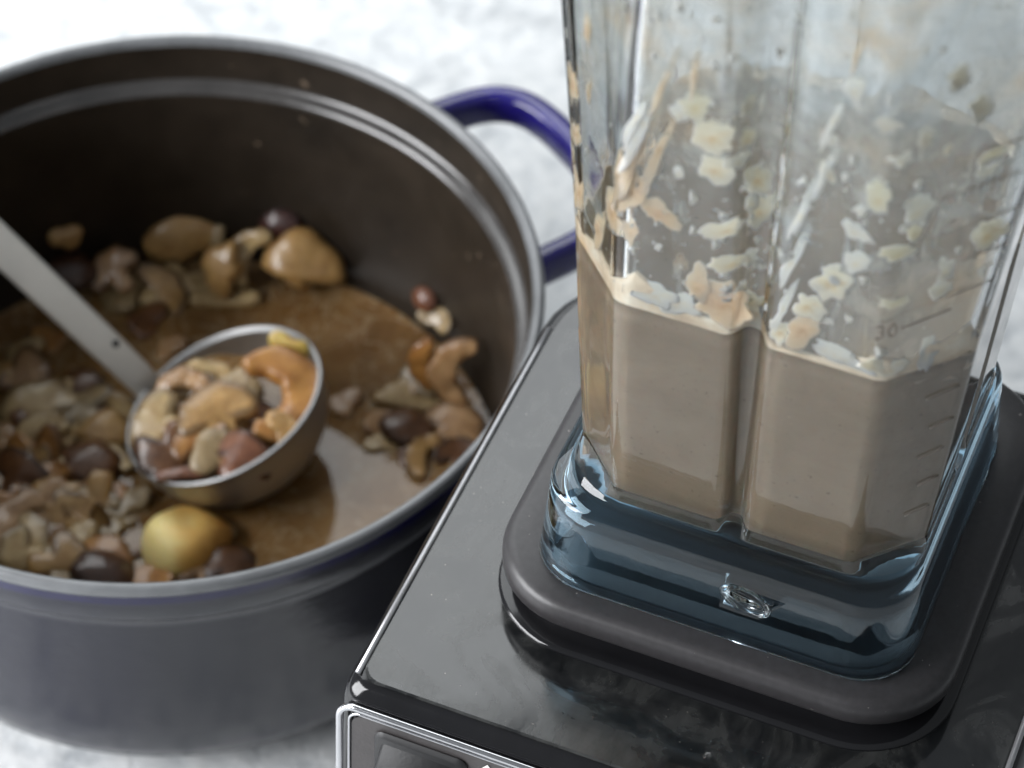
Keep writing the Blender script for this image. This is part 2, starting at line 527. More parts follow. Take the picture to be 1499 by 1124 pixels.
h0 = Vector((-.0148, .0348, .0355)); h1 = Vector((-.1090, .0710, .1340)); h2 = Vector((-.170, .0945, .198))
neck = LC + LN * -.011 + (LA * math.cos(R(150)) + LB * math.sin(R(150))) * .0372
pts = [neck, neck.lerp(h0, .6) + LN * .002, h0.lerp(h1, .05), h0.lerp(h1, .2), h0.lerp(h1, .5), h1, h2]
dirv = (h1 - h0).normalized(); side = Vector((-.36, -.93, 0)); side = (side - dirv * side.dot(dirv))
# strip turned between viewer and window to catch light; width axis across the image
wid = dirv.cross(((CP - h0).normalized() * .75 + Vector((-.75, .45, .55))).normalized()).normalized(); nr = wid.cross(dirv).normalized()
rings = []
for i, p in enumerate(pts):
    w = (.0046, .0054, .0058, .0062, .0066, .0072, .0085)[i]; th = .0013
    ring = []
    for q in range(16):
        aa = 2 * math.pi * q / 16; c_, s_ = math.cos(aa), math.sin(aa); e = .45
        ring.append(tuple(iM @ (p + wid * (w * math.copysign(abs(c_) ** e, c_)) + nr * (th * math.copysign(abs(s_) ** e, s_)))))
    rings.append(ring)
lh = from_bm('handle', loft(rings, cap0=True, cap1=True), simple('lit_handle_steel', (.80, .775, .72), .58, metal=1.0, var=.06), ladle)  # paler than the bowl's steel: the handle's brightness is put into its colour
pr = h0.lerp(h1, .155) + nr * .0011 + wid * .0030
bm = bmesh.new(); bmesh.ops.create_uvsphere(bm, u_segments=12, v_segments=8, radius=.0016)
for v in bm.verts:
    v.co.z *= .35
    v.co = iM @ (pr + wid * v.co.x + dirv * v.co.y + nr * v.co.z)
from_bm('rivet', bm, DARKRUB, lh)
# liquid in the ladle: horizontal surface within the tilted bowl
zl = .0375
bm = bmesh.new(); ring = []
for j in range(64):
    a = 2 * math.pi * j / 64; dd = Vector((math.cos(a), math.sin(a), 0))
    lo, hi = 0, .06
    c0 = LC + Vector((-.006, .001, 0)); c0.z = zl
    for _ in range(24):
        mid = (lo + hi) / 2; q = iM @ (c0 + dd * mid)
        rr_ = math.hypot(q.x, q.y)
        ins = q.z < 0 and ((rr_ / (RB - .0008)) ** 2 + (q.z / .033) ** 2) < 1
        lo, hi = (mid, hi) if ins else (lo, mid)
    ring.append(c0 + dd * lo)
cen = Vector((0, 0, 0))
for p in ring: cen += p / 64
rings = [[tuple(cen.lerp(p, max(t, .001)) + Vector((0, 0, .0005 * nz(cen.lerp(p, t), 120)))) for p in ring] for t in (0, .25, .5, .75, .92, 1)]
tag(from_bm('ladled_broth', loft(rings, bm=bm), BROTH), 'small pool of brown broth inside the ladle bowl', 'soup')

# ------------------------------------------------------------------ mushrooms
def set_attr(me, name, vals):
    at = me.attributes.new(name, 'FLOAT', 'POINT')
    at.data.foreach_set('value', vals)


def polar_piece(outline, thick, L, seed, dome=0.0, concave=0.0, skinf=None, nseg=40, wob=.14, bend=0.0):
    """solid built from a star-shaped outline: rounded edge, optional dome"""
    rnd = random.Random(seed)
    fr = [0.002, .3, .55, .78, .92, .985, 1.0]
    hp = [1, 1, .98, .92, .78, .45, 0.0]
    bm = bmesh.new(); lay = {}
    def pt(j, f, h, top):
        a = 2 * math.pi * j / nseg
        r = outline(a) * (1 + wob * nz((math.cos(a), math.sin(a), 0), 1.6, seed))
        x, y = r * f * math.cos(a), r * f * math.sin(a)
        z = thick * h * (1 if top else -1) * .5
        if dome: z += dome * (1 - f * f) * (1 if top else .55) - (concave * (1 - f * f) if not top else 0)
        z += bend * (x * x * 2.2 - .2) + .07 * nz((x, y, 0), 1.8, seed + 9)
        z += .018 * nz((x, y, z), 6.0, seed + 5)
        return (x * L, y * L, z * L)
    rings = [[pt(j, fr[k], hp[k], True) for j in range(nseg)] for k in range(len(fr))]
    rings += [[pt(j, fr[k], hp[k], False) for j in range(nseg)] for k in range(len(fr) - 2, -1, -1)]
    loft(rings, bm=bm, cap0=True, cap1=True)
    me_sk = []
    for k in range(len(rings)):
        f = fr[k] if k < len(fr) else fr[2 * len(fr) - 2 - k]
        for j in range(nseg):
            me_sk.append(skinf(2 * math.pi * j / nseg, f, k < len(fr)) if skinf else 0.0)
    return bm, me_sk


def curl_piece(arc, wdt, thick, L, seed, taper=True):
    n = 40; m_ = 14; rings = []; sk = []
    for i in range(n + 1):
        u = i / n; a = R(-arc / 2 + arc * u) + math.pi / 2
        w = wdt * ((math.sin(math.pi * (.06 + .88 * u)) ** .55) if taper else 1.0) * (1 + .25 * nz((u * 3, 0, 0), 2, seed))
        ctr = Vector((.42 * math.cos(a), .42 * math.sin(a) - .1, .10 * nz((u, seed, 0), 2.5)))
        er = Vector((math.cos(a), math.sin(a), 0))
        ring = []
        for j in range(m_):
            b = 2 * math.pi * j / m_
            cb, sb = math.cos(b), math.sin(b); cb = math.copysign(abs(cb) ** .6, cb); sb = math.copysign(abs(sb) ** .6, sb)
            q = ctr + er * (w * .5 * cb) + Vector((0, 0, thick * .5 * sb))
            q += Vector((1, 1, 1)) * (.035 * nz(q, 5, seed))
            ring.append(tuple(q * L)); sk.append(max(0.0, math.cos(b)) ** 2 * .9)
        rings.append(ring)
    return loft(rings, cap0=True, cap1=True), sk


def slice_outline(a):
    # mushroom cut lengthwise: domed cap above, gill notch each side, stem below
    d = math.degrees(math.atan2(math.sin(a), abs(math.cos(a))))     # -90 stem end .. 90 cap top
    tab = [(-90, .46), (-72, .46), (-62, .34), (-48, .235), (-36, .24), (-26, .40), (-16, .52), (0, .53), (30, .46), (60, .40), (90, .38)]
    for (d0, r0), (d1, r1) in zip(tab, tab[1:]):
        if d <= d1: return r0 + (r1 - r0) * (d - d0) / (d1 - d0)
    return .38


def make_piece(kind, L, colr, seed):
    rnd = random.Random(seed)
    if kind == 'slice':
        sk = lambda a, f, t: (.85 if f > .9 and math.sin(a) > -.25 else (.75 if .5 < f < .95 and -.62 < math.sin(a) < -.12 else (.35 if .7 < f < .8 and math.sin(a) > 0 else 0.0)))
        bm, s = polar_piece(slice_outline, .13, L * 1.12, seed, dome=rnd.uniform(0, .05), skinf=sk, bend=rnd.uniform(-.4, .4), wob=.16, nseg=56)
    elif kind == 'cap':
        bm, s = polar_piece(lambda a: .5 * (1 - .2 * abs(math.sin(a))), .16, L, seed, dome=.17, concave=.05, wob=.10,
                            skinf=lambda a, f, t: (.15 if t and f < .9 else .7))
    elif kind == 'half_cap':
        bm, s = polar_piece(lambda a: .5 if math.sin(a) > 0 else max(.5 * (1 - 1.35 * abs(math.sin(a))), .20), .22, L * 1.05, seed, dome=.12, wob=.2,
                            skinf=lambda a, f, t: .55 if f > .93 and math.sin(a) > 0 else 0.0)
    elif kind == 'curl':
        bm, s = curl_piece(rnd.uniform(120, 175), .36, .15, L * 1.1, seed)
    elif kind == 'ring':
        bm, s = curl_piece(235, .50, .26, L * .88, seed, taper=True)
        s = [x * .5 for x in s]
    elif kind == 'stem':
        bm, s = polar_piece(lambda a: min(.5 / max(abs(math.cos(a)), .01), .11 / max(abs(math.sin(a)), .01)), .20, L, seed, wob=.08)
    else:
        ph = rnd.uniform(0, 6)
        bm, s = polar_piece(lambda a: .42 + .10 * math.sin(2 * a + ph) + .07 * math.sin(3 * a + 2 * ph), .22, L * 1.1, seed, wob=.14, bend=rnd.uniform(-.3, .3),
                            skinf=lambda a, f, t: .4 if f > .9 and math.sin(a + ph) > .3 else 0.0)
    return bm, s


PIECES = [
    ('half_cap', -0.0101, 0.1161, 0.0280, 0.0238, 10, 70, 'tan', 1, 'orange tan mushroom cap leaning on the dark back wall, left of the curled slice'),
    ('bit', -0.0533, 0.1036, 0.0472, 0.0091, 80, 60, 'tan', 1, 'small pale mushroom tip stuck high on the pot wall above the ladle handle'),
    ('cap', -0.0520, 0.0998, 0.0300, 0.0172, 10, 10, 'dark', 0, 'dark brown mushroom cap at the back edge beside the ladle handle'),
    ('slice', -0.0362, 0.1009, 0.0300, 0.0161, 40, 40, 'pink', 0, 'pinkish tan mushroom slice at the back edge right of the dark cap'),
    ('slice', -0.0179, 0.0982, 0.0240, 0.0177, -50, 25, 'tan', 0, 'tan mushroom slice lying slanted below the orange cap at the back'),
    ('bit', -0.0113, 0.1038, 0.0260, 0.0118, 20, 20, 'pale', 0, 'pale mushroom piece tucked under the orange cap at the back'),
    ('bit', -0.0013, 0.1047, 0.0260, 0.0123, 0, 20, 'pale', 0, 'pale flat mushroom piece between the orange cap and the rounded cap'),
    ('bit', 0.0031, 0.1165, 0.0335, 0.0070, 20, 50, 'grey', 1, 'small grey mushroom scrap just right of the orange cap on the wall'),
    ('half_cap', 0.0098, 0.0986, 0.0340, 0.0175, 85, 60, 'tan', 0, 'rounded tan half cap standing left of the curled slice at the back'),
    ('curl', 0.0206, 0.1025, 0.0340, 0.0197, 60, 55, 'pale', 0, 'pale curled mushroom slice standing between the two tan caps at the back'),
    ('half_cap', 0.0367, 0.1016, 0.0300, 0.0256, -10, 55, 'tan', 0, 'largest tan mushroom cap with pale underside at the back right of the curled slice'),
    ('cap', 0.0284, 0.1130, 0.0428, 0.0154, 30, 70, 'purple', 1, 'dark purplish mushroom cap stuck on the wall above the largest tan cap'),
    ('stem', 0.0071, 0.0949, 0.0210, 0.0225, 0, 0, 'pale', 0, 'pale stem slice floating flat in front of the rounded half cap'),
    ('bit', -0.0331, 0.0973, 0.0200, 0.0162, 8, 0, 'grey', 0, 'thin greyish mushroom piece floating along the back edge near the handle'),
    ('cap', 0.0856, 0.0791, 0.0393, 0.0099, 0, 50, 'red', 1, 'small reddish brown mushroom cap stuck on the right wall'),
    ('bit', 0.0909, 0.0729, 0.0354, 0.0104, 20, 40, 'grey', 1, 'greenish grey mushroom scrap under the small reddish cap on the right wall'),
    ('curl', 0.0931, 0.0491, 0.0360, 0.0200, 95, 75, 'orange', 0, 'orange curled slice standing upright in the pile at the right wall'),
    ('curl', 0.1025, 0.0412, 0.0400, 0.0213, 80, 75, 'pink', 0, 'pale curled slice with reddish edge, rightmost in the pile at the wall'),
    ('slice', 0.0836, 0.0535, 0.0260, 0.0155, 30, 20, 'grey', 0, 'grey mushroom slice left of the upright orange curled slice'),
    ('stem', 0.0798, 0.0426, 0.0230, 0.0206, -8, 10, 'pale', 0, 'pale long stem slice lying above the glossy brown cap at right'),
    ('cap', 0.0803, 0.0292, 0.0220, 0.0179, 0, 0, 'brown', 0, 'glossy brown whole mushroom cap in the right half of the broth'),
    ('slice', 0.0976, 0.0307, 0.0260, 0.0189, -30, 25, 'pink', 0, 'pinkish tan chunk of mushroom right of the glossy brown cap'),
    ('curl', 0.0909, 0.0139, 0.0220, 0.0167, 70, 15, 'tan', 0, 'tan crescent mushroom slice below the glossy brown cap at right'),
    ('slice', 0.0989, 0.0181, 0.0220, 0.0127, 20, 15, 'brown', 0, 'brown mushroom piece half hidden behind the blender base edge'),
    ('bit', 0.0709, 0.0334, 0.0200, 0.0113, 30, 5, 'pink', 0, 'pinkish mushroom bit left of the glossy brown cap at right'),
    ('bit', 0.0563, 0.0420, 0.0200, 0.0103, 0, 5, 'pink', 0, 'tiny pink mushroom bit just right of the ladle bowl'),
    ('bit', 0.0713, 0.0226, 0.0200, 0.0092, 60, 5, 'pale', 0, 'pale mushroom bit below the glossy brown cap, on its left'),
    ('cap', -0.0715, 0.0519, 0.0240, 0.0152, 0, 10, 'tan', 0, 'round tan mushroom cap at the left picture edge under the ladle handle'),
    ('curl', -0.0629, 0.0577, 0.0240, 0.0184, 70, 20, 'pale', 0, 'pale curl with dark gills beside the round tan cap at left'),
    ('bit', -0.0588, 0.0722, 0.0210, 0.0106, 0, 5, 'orange', 0, 'orange mushroom bit floating under the ladle handle'),
    ('slice', -0.0580, 0.0366, 0.0260, 0.0228, 20, 20, 'pale', 0, 'pale T shaped mushroom slice left of the ladle bowl'),
    ('slice', -0.0430, 0.0356, 0.0220, 0.0197, 40, 10, 'grey', 0, 'grey brown mushroom slice between the T shaped slice and the ladle'),
    ('slice', -0.0438, 0.0476, 0.0220, 0.0146, -20, 15, 'brown', 0, 'brown mushroom slice below the lower end of the ladle handle'),
    ('slice', -0.0288, 0.0356, 0.0200, 0.0140, 30, 8, 'brown', 0, 'brown mushroom slice close to the left end of the ladle bowl'),
    ('cap', -0.0363, 0.0098, 0.0240, 0.0204, -8, 0, 'brown', 0, 'glossy brown whole mushroom cap left of the ladle bowl'),
    ('slice', -0.0598, 0.0063, 0.0260, 0.0163, 45, 20, 'tan', 0, 'tan mushroom slice at left with a second one overlapping its lower right'),
    ('slice', -0.0515, 0.0023, 0.0240, 0.0142, 20, 20, 'orange', 0, 'orange tan mushroom slice overlapping another, left of the glossy cap'),
    ('half_cap', -0.0311, 0.0214, 0.0230, 0.0169, -8, 25, 'tan', 0, 'flat tan half cap between the glossy cap and the ladle bowl'),
    ('curl', -0.0336, 0.0040, 0.0200, 0.0229, 8, 5, 'pale', 0, 'thin pale crescent floating right under the glossy brown cap at left'),
    ('bit', -0.0389, -0.0034, 0.0210, 0.0127, 20, 10, 'pink', 0, 'pinkish mushroom chunk under the pale crescent at left'),
    ('bit', -0.0276, -0.0039, 0.0210, 0.0111, 0, 10, 'orange', 0, 'orange mushroom chunk under the pale crescent, nearer the ladle'),
    ('bit', -0.0208, -0.0081, 0.0200, 0.0126, 30, 5, 'grey', 0, 'grey mushroom scrap between the ladle and the big curled slice'),
    ('curl', -0.0541, -0.0232, 0.0260, 0.0250, 75, 15, 'pink', 0, 'big pinkish curled slice near the front rim at left'),
    ('curl', -0.0653, -0.0155, 0.0240, 0.0176, 90, 20, 'pink', 0, 'pinkish curled slice cut by the left picture edge'),
    ('bit', -0.0371, -0.0251, 0.0220, 0.0125, 30, 10, 'pale', 0, 'pale mushroom bit among thin crescents near the front rim'),
    ('bit', -0.0284, -0.0284, 0.0220, 0.0100, -20, 10, 'tan', 0, 'tan mushroom bit left of the yellow clove'),
    ('bit', -0.0416, -0.0292, 0.0220, 0.0090, 60, 10, 'pale', 0, 'small pale mushroom bit right of the big curled slice'),
    ('curl', -0.0340, -0.0148, 0.0200, 0.0201, 5, 3, 'grey', 0, 'thin grey crescent floating left of the yellow clove'),
    ('curl', -0.0191, -0.0247, 0.0200, 0.0160, 60, 3, 'grey', 0, 'thin grey crescent hugging the yellow clove on its left'),
    ('bit', -0.0479, -0.0062, 0.0210, 0.0101, 10, 6, 'grey', 0, 'grey mushroom bit above the big curled slice near the front'),
    ('bit', -0.0475, 0.0220, 0.0220, 0.0103, 10, 10, 'pale', 0, 'pale mushroom bit just above the glossy cap at left'),
    ('bit', -0.0607, 0.0217, 0.0220, 0.0113, -10, 10, 'grey', 0, 'grey mushroom bit below the T shaped slice at left'),
    ('cap', -0.0257, -0.0424, 0.0240, 0.0207, 0, 5, 'dark', 0, 'dark reddish mushroom cap at the front rim left of the clove'),
    ('slice', 0.0098, -0.0377, 0.0220, 0.0172, 25, 15, 'pink', 0, 'pinkish mushroom slice at the front rim right of the clove'),
    ('slice', 0.0200, -0.0379, 0.0210, 0.0172, 10, 8, 'brown', 0, 'brown mushroom slice at the front rim, rightmost there'),
    ('bit', -0.0099, -0.0447, 0.0210, 0.0148, 0, 5, 'orange', 0, 'orange mushroom sliver at the front rim below the clove'),
    ('bit', -0.0410, -0.0401, 0.0200, 0.0149, 0, 5, 'grey', 0, 'grey mushroom sliver at the front rim below the big curled slice'),
    ('bit', -0.0119, 0.0695, 0.0195, 0.0095, 0, 0, 'pink', 0, 'short pink stem piece floating alone between handle and ladle bowl'),
    ('bit', -0.0225, 0.0828, 0.0185, 0.0133, 10, 0, 'brown', 0, 'sunken brown mushroom piece in the broth right of the handle'),
    ('bit', -0.0588, 0.0302, 0.0205, 0.0075, 333, 8, 'pink', 0, 'pink mushroom crumb among the slices left of the ladle, right one of two'),
    ('bit', -0.0685, 0.0221, 0.0205, 0.0086, 332, 8, 'pink', 0, 'pink mushroom crumb among the slices left of the ladle, left one of two'),
    ('bit', 0.0153, -0.0206, 0.0205, 0.0064, 126, 8, 'pale', 0, 'small pale mushroom crumb floating in front of the ladle near the front rim'),
    ('bit', -0.0137, -0.0314, 0.0205, 0.0045, 110, 8, 'brown', 0, 'small brown mushroom crumb floating in front of the ladle near the front rim'),
    ('bit', 0.0808, 0.0163, 0.0205, 0.0077, 81, 8, 'brown', 0, 'small brown mushroom crumb floating in the pile at the right wall'),
    ('bit', 0.0756, 0.0302, 0.0205, 0.0051, 0, 8, 'pale', 0, 'pale mushroom crumb in the pile at the right wall, left one of two'),
    ('bit', 0.0772, 0.0496, 0.0205, 0.0087, 85, 8, 'pale', 0, 'pale mushroom crumb in the pile at the right wall, right one of two'),
    ('bit', 0.0807, 0.0504, 0.0205, 0.0083, 320, 8, 'tan', 0, 'small tan mushroom crumb floating in the pile at the right wall'),
    ('bit', -0.0354, 0.0943, 0.0205, 0.0057, 196, 8, 'grey', 0, 'small grey mushroom crumb floating along the back edge of the broth'),
    ('bit', -0.0503, 0.1021, 0.0205, 0.0089, 135, 8, 'tan', 0, 'small tan mushroom crumb floating along the back edge of the broth'),
    ('bit', -0.0225, 0.0967, 0.0205, 0.0074, 305, 8, 'pale', 0, 'small pale mushroom crumb floating along the back edge of the broth'),
    ('curl', -0.0402, 0.0491, 0.0210, 0.0160, 156, 34, 'pale', 0, 'pale mushroom slice half sunk among the others left of the ladle, second from left there'),
    ('curl', -0.0545, 0.0198, 0.0210, 0.0181, 29, 22, 'pale', 0, 'pale mushroom slice half sunk among the others left of the ladle, leftmost there'),
    ('slice', -0.0270, 0.0289, 0.0210, 0.0161, 281, 34, 'pale', 0, 'pale mushroom slice half sunk among the others left of the ladle, third from left there'),
    ('slice', -0.0489, -0.0044, 0.0210, 0.0162, 92, 10, 'tan', 0, 'tan mushroom slice half sunk among the others left of the ladle, second from left there'),
    ('slice', -0.0315, -0.0100, 0.0210, 0.0193, 176, 22, 'tan', 0, 'tan mushroom slice half sunk among the others left of the ladle, fourth from left there'),
    ('curl', -0.0576, 0.0210, 0.0210, 0.0174, 188, 22, 'tan', 0, 'tan mushroom slice half sunk among the others left of the ladle, leftmost there'),
    ('slice', -0.0454, -0.0134, 0.0210, 0.0145, 262, 22, 'tan', 0, 'tan mushroom slice half sunk among the others left of the ladle, third from left there'),
    ('slice', -0.0499, -0.0100, 0.0210, 0.0167, 159, 22, 'pink', 0, 'pink mushroom slice half sunk among the others left of the ladle, third from left there'),
    ('slice', -0.0643, 0.0478, 0.0210, 0.0146, 352, 22, 'pink', 0, 'pink mushroom slice half sunk among the others left of the ladle, second from left there'),
    ('slice', -0.0652, 0.0499, 0.0210, 0.0204, 273, 34, 'pink', 0, 'pink mushroom slice half sunk among the others left of the ladle, leftmost there'),
    ('slice', -0.0571, 0.0121, 0.0210, 0.0188, 233, 34, 'orange', 0, 'orange mushroom slice half sunk among the others left of the ladle, right one of two'),
    ('slice', -0.0624, -0.0097, 0.0210, 0.0134, 252, 22, 'orange', 0, 'orange mushroom slice half sunk among the others left of the ladle, left one of two'),
    ('slice', -0.0607, 0.0027, 0.0210, 0.0196, 322, 34, 'brown', 0, 'brown mushroom slice half sunk among the others left of the ladle, left one of two'),
    ('slice', -0.0621, 0.0271, 0.0210, 0.0139, 215, 22, 'brown', 0, 'brown mushroom slice half sunk among the others left of the ladle, right one of two'),
    ('slice', -0.0413, -0.0384, 0.0210, 0.0184, 267, 34, 'tan', 0, 'tan mushroom slice half sunk left of the clove, left one of two'),
    ('slice', -0.0330, -0.0222, 0.0210, 0.0148, 240, 34, 'tan', 0, 'tan mushroom slice half sunk left of the clove, right one of two'),
    ('slice', -0.0563, -0.0346, 0.0210, 0.0164, 91, 34, 'pale', 0, 'pale mushroom slice half sunk left of the clove, left one of two'),
    ('slice', -0.0544, -0.0268, 0.0210, 0.0164, 280, 22, 'pale', 0, 'pale mushroom slice half sunk left of the clove, right one of two'),
    ('slice', -0.0276, -0.0329, 0.0210, 0.0174, 339, 4, 'orange', 0, 'orange mushroom slice half sunk left of the clove, right one of two'),
    ('slice', -0.0459, -0.0316, 0.0210, 0.0148, 248, 22, 'orange', 0, 'orange mushroom slice half sunk left of the clove, left one of two'),
    ('slice', -0.0087, 0.0085, 0.0460, 0.0195, 80, 15, 'pale', 0, 'broad pale flat slice at the left end of the ladle bowl'),
    ('curl', -0.0008, 0.0215, 0.0480, 0.0161, 0, 20, 'pink', 0, 'pinkish curled slice at the back of the ladle bowl'),
    ('slice', 0.0132, 0.0078, 0.0540, 0.0213, 20, 25, 'tan', 0, 'bright tan mushroom slice in the middle of the ladle'),
    ('ring', 0.0341, 0.0141, 0.0570, 0.0277, -80, 18, 'orange', 0, 'orange mushroom with a dark hollow centre at the right of the ladle'),
    ('slice', -0.0031, -0.0044, 0.0460, 0.0188, 170, 25, 'brown', 0, 'brown slice by the front left rim of the ladle'),
    ('bit', 0.0127, -0.0067, 0.0520, 0.0137, 60, 20, 'grey', 0, 'greyish mushroom chunk in the ladle below the bright tan slice'),
    ('stem', 0.0020, -0.0156, 0.0480, 0.0142, 5, 10, 'red', 0, 'reddish stem slice along the front rim of the ladle'),
    ('slice', 0.0230, -0.0114, 0.0540, 0.0156, -30, 20, 'red', 0, 'dark reddish mushroom piece in the ladle under the orange one'),
    ('slice', 0.0294, 0.0084, 0.0500, 0.0124, -40, 20, 'brown', 0, 'brown mushroom piece deep in the ladle left of the hollow one'),
    ('curl', 0.0066, 0.0279, 0.0470, 0.0151, 20, 20, 'pale', 0, 'pale crescent in the ladle behind the bright tan slice'),
    ('bit', 0.0195, 0.0255, 0.0500, 0.0125, 0, 15, 'grey', 0, 'grey piece in the ladle left of the hollow orange mushroom'),
    ('slice', 0.0068, -0.0012, 0.0500, 0.0148, 40, 20, 'orange', 0, 'orange slice in the ladle just below the bright tan one'),
    ('slice', 0.0151, -0.0053, 0.0520, 0.0123, 100, 15, 'pink', 0, 'pinkish slice low in the ladle by its front rim'),
    ('bit', 0.0391, -0.0026, 0.0580, 0.0108, 20, 20, 'tan', 0, 'tan piece in the ladle at its right front rim'),
]
for i, (kind, x, y, z, L, yw, tl, colr, wall, lab) in enumerate(PIECES):
    seed = 11.3 + i * 3.17
    bm, sk = make_piece(kind, L * (1.34 if 'ladle' in lab and z > .04 else 1.24), colr, seed)
    bm.verts.index_update()
    name = 'mushroom' if kind in ('cap', 'half_cap', 'ring') else 'mushroom_slice'
    in_ladle = 'ladle' in lab and z > .04
    bmesh.ops.recalc_face_normals(bm, faces=bm.faces)
    me = bpy.data.meshes.new(name); bm.to_mesh(me); bm.free()
    set_attr(me, 'skin', (sk + [0.0] * len(me.vertices))[:len(me.vertices)])
    o = link(name, me, MUSH[colr])
    tag(o, lab, 'mushroom', 'mushroom pieces in the ladle' if in_ladle else 'mushroom pieces in the broth')
    L_up = .5 * L * math.sin(R(min(tl, 35)))
    zz_ = z if wall or z > .0275 else SZ + .0004 + .30 * L_up * .5 + (.0012 if kind == 'cap' else 0.0)
    o.location = (x, y, zz_ - (.002 if in_ladle else 0.0))
    rz = Matrix.Rotation(R(yw), 4, 'Z')
    if wall:
        a = math.atan2(y, x)
        rot = Matrix.Rotation(a - math.pi / 2, 4, 'Z') @ Matrix.Rotation(R(tl), 4, 'X') @ rz
    else:
        rot = Matrix.Rotation(R(tl), 4, 'X') @ Matrix.Rotation(R(random.Random(i).uniform(-16, 16)), 4, 'Y') @ rz
    o.rotation_euler = rot.to_euler()

# yellow clove and the small yellow piece on the ladle rim
def clove(name, L, wid_, seed):
    n = 28; m_ = 20; rings = []
    for i in range(n + 1):
        u = i / n; x = (u - .42)
        r = (math.sin(math.pi * min(1, u * .985 + .008)) ** .62) * (1 - .42 * u) * wid_
        ring = []
        for j in range(m_):
            b = 2 * math.pi * j / m_
            rr_ = r * (1 + .10 * math.cos(3 * b + 1) * u)
            q = Vector((x, rr_ * math.cos(b), rr_ * .82 * math.sin(b) + .05 * math.sin(u * 3)))
            q += Vector((0, 1, 1)) * (.06 * nz(q, 2.6, seed))
            ring.append(tuple(q * L))
        rings.append(ring)
    return loft(rings, cap0=True, cap1=True)


CLOVE, nt, p, out = mat('cooked_garlic')
co = coords(nt); n = noise_tex(nt, 46, 4, .5, coords(nt, 'Object', (1, 1, .7)))
sx = N(nt, 'ShaderNodeSeparateXYZ'); nt.links.new(co, sx.inputs[0])
ad = N(nt, 'ShaderNodeMath', operation='MULTIPLY_ADD'); nt.links.new(sx.outputs['X'], ad.inputs[0]); ad.inputs[1].default_value = 22; nt.links.new(n.outputs['Fac'], ad.inputs[2])
r = ramp(nt, ad.outputs[0], [(.42, (.95, .76, .32)), (.64, (.84, .52, .15)), (.86, (.55, .27, .06))])
nt.links.new(r.outputs['Color'], p.inputs['Base Color']); p.inputs['Roughness'].default_value = .48
p.inputs['Subsurface Weight'].default_value = .3; p.inputs['Subsurface Scale'].default_value = .004; p.inputs['Subsurface Radius'].default_value = (1, .7, .35)
g = from_bm('garlic_clove', clove('c', .034, .52, 4.0), CLOVE)
g.location = (.0005, -.0285, .0205); g.rotation_euler = (R(10), R(-12), R(14))
tag(g, 'plump yellow garlic clove floating in front of the ladle', 'garlic')
bm, sk = make_piece('bit', .014, 'yellow', 77.0)
bmesh.ops.recalc_face_normals(bm, faces=bm.faces)
me = bpy.data.meshes.new('garlic_piece'); bm.to_mesh(me); bm.free(); set_attr(me, 'skin', [0.0] * len(me.vertices))
o = link('garlic_piece', me, MUSH['yellow']); o.location = (.0385, .0345, .0585); o.rotation_euler = (R(30), R(-50), R(40))
tag(o, 'small yellow garlic piece on the far right rim of the ladle', 'garlic')

# ------------------------------------------------------------------ blender base
BX, BY, YA, ZB = .1941, -.1468, -.3820, .1840
base = thing('blender_machine', 'black countertop blender base with smudged top and chrome trimmed front', 'blender', (BX, BY, 0), YA)
cr = (.006, .006, .030, .030)
def hr(hx, yf, yb, z): return rrect(-hx, hx, yf, yb, cr, z)
rings = [hr(.093, -.112, .098, .012), hr(.0925, -.110, .096, .06), hr(.0918, -.1035, .086, .15), hr(.0910, -.1010, .0815, .1778), hr(.0904, -.1000, .0805, .1803), hr(.0892, -.0985, .0795, .1824), hr(.0878, -.0972, .0785, .1836), hr(.0868, -.0966, .0778, .1838)]
from_bm('housing', loft(rings, cap0=True, cap1=True), BLACK, base)
rings = [hr(.0866, -.0962, .0775, .1832), hr(.0866, -.0962, .0775, .1842), hr(.0860, -.0956, .077, .1846)]
from_bm('top_plate', loft(rings, cap0=True, cap1=True), PLATE, base, smooth=False)
# grey strips standing in for the bevel highlight along the plate's long sides
for s in (-1, 1):
    bm = tube([(s * .0874, y_, .1842) for y_ in (-.0945, -.05, 0, .035, .047)], .0009, 8, squash=.6)
    from_bm('edge_highlight', bm, simple('edge_grey%d' % s, (.34, .34, .35), .3, metal=.6), base)
# front panel
def fpt(x, z, off=0.0):
    y = -.1011 - (.1778 - z) * .09 - off
    return (x, y, z)
bm = bmesh.new()
pan = [fpt(x, z, .0006) for x, _, z in [(px_, 0, pz_) for px_, pz_, _ in rrect(-.0862, .0862, .074, .1750, (.004,) * 4, 0)]]
bm.faces.new([bm.verts.new(p_) for p_ in pan])
fpan = from_bm('front_panel', bm, PANEL, base, smooth=False)
path = [fpt(px_, pz_, .0009) for px_, pz_, _ in rrect(-.0898, .0898, .070, .1784, (.005,) * 4, 0)]
from_bm('chrome_trim', tube(path, .0011, 10, closed=True), CHROME, fpan)
path = [fpt(px_, pz_, .0006) for px_, pz_, _ in rrect(-.0870, .0870, .0728, .1758, (.0035,) * 4, 0)]
from_bm('chrome_trim', tube(path, .0005, 8, closed=True), CHROME, fpan)
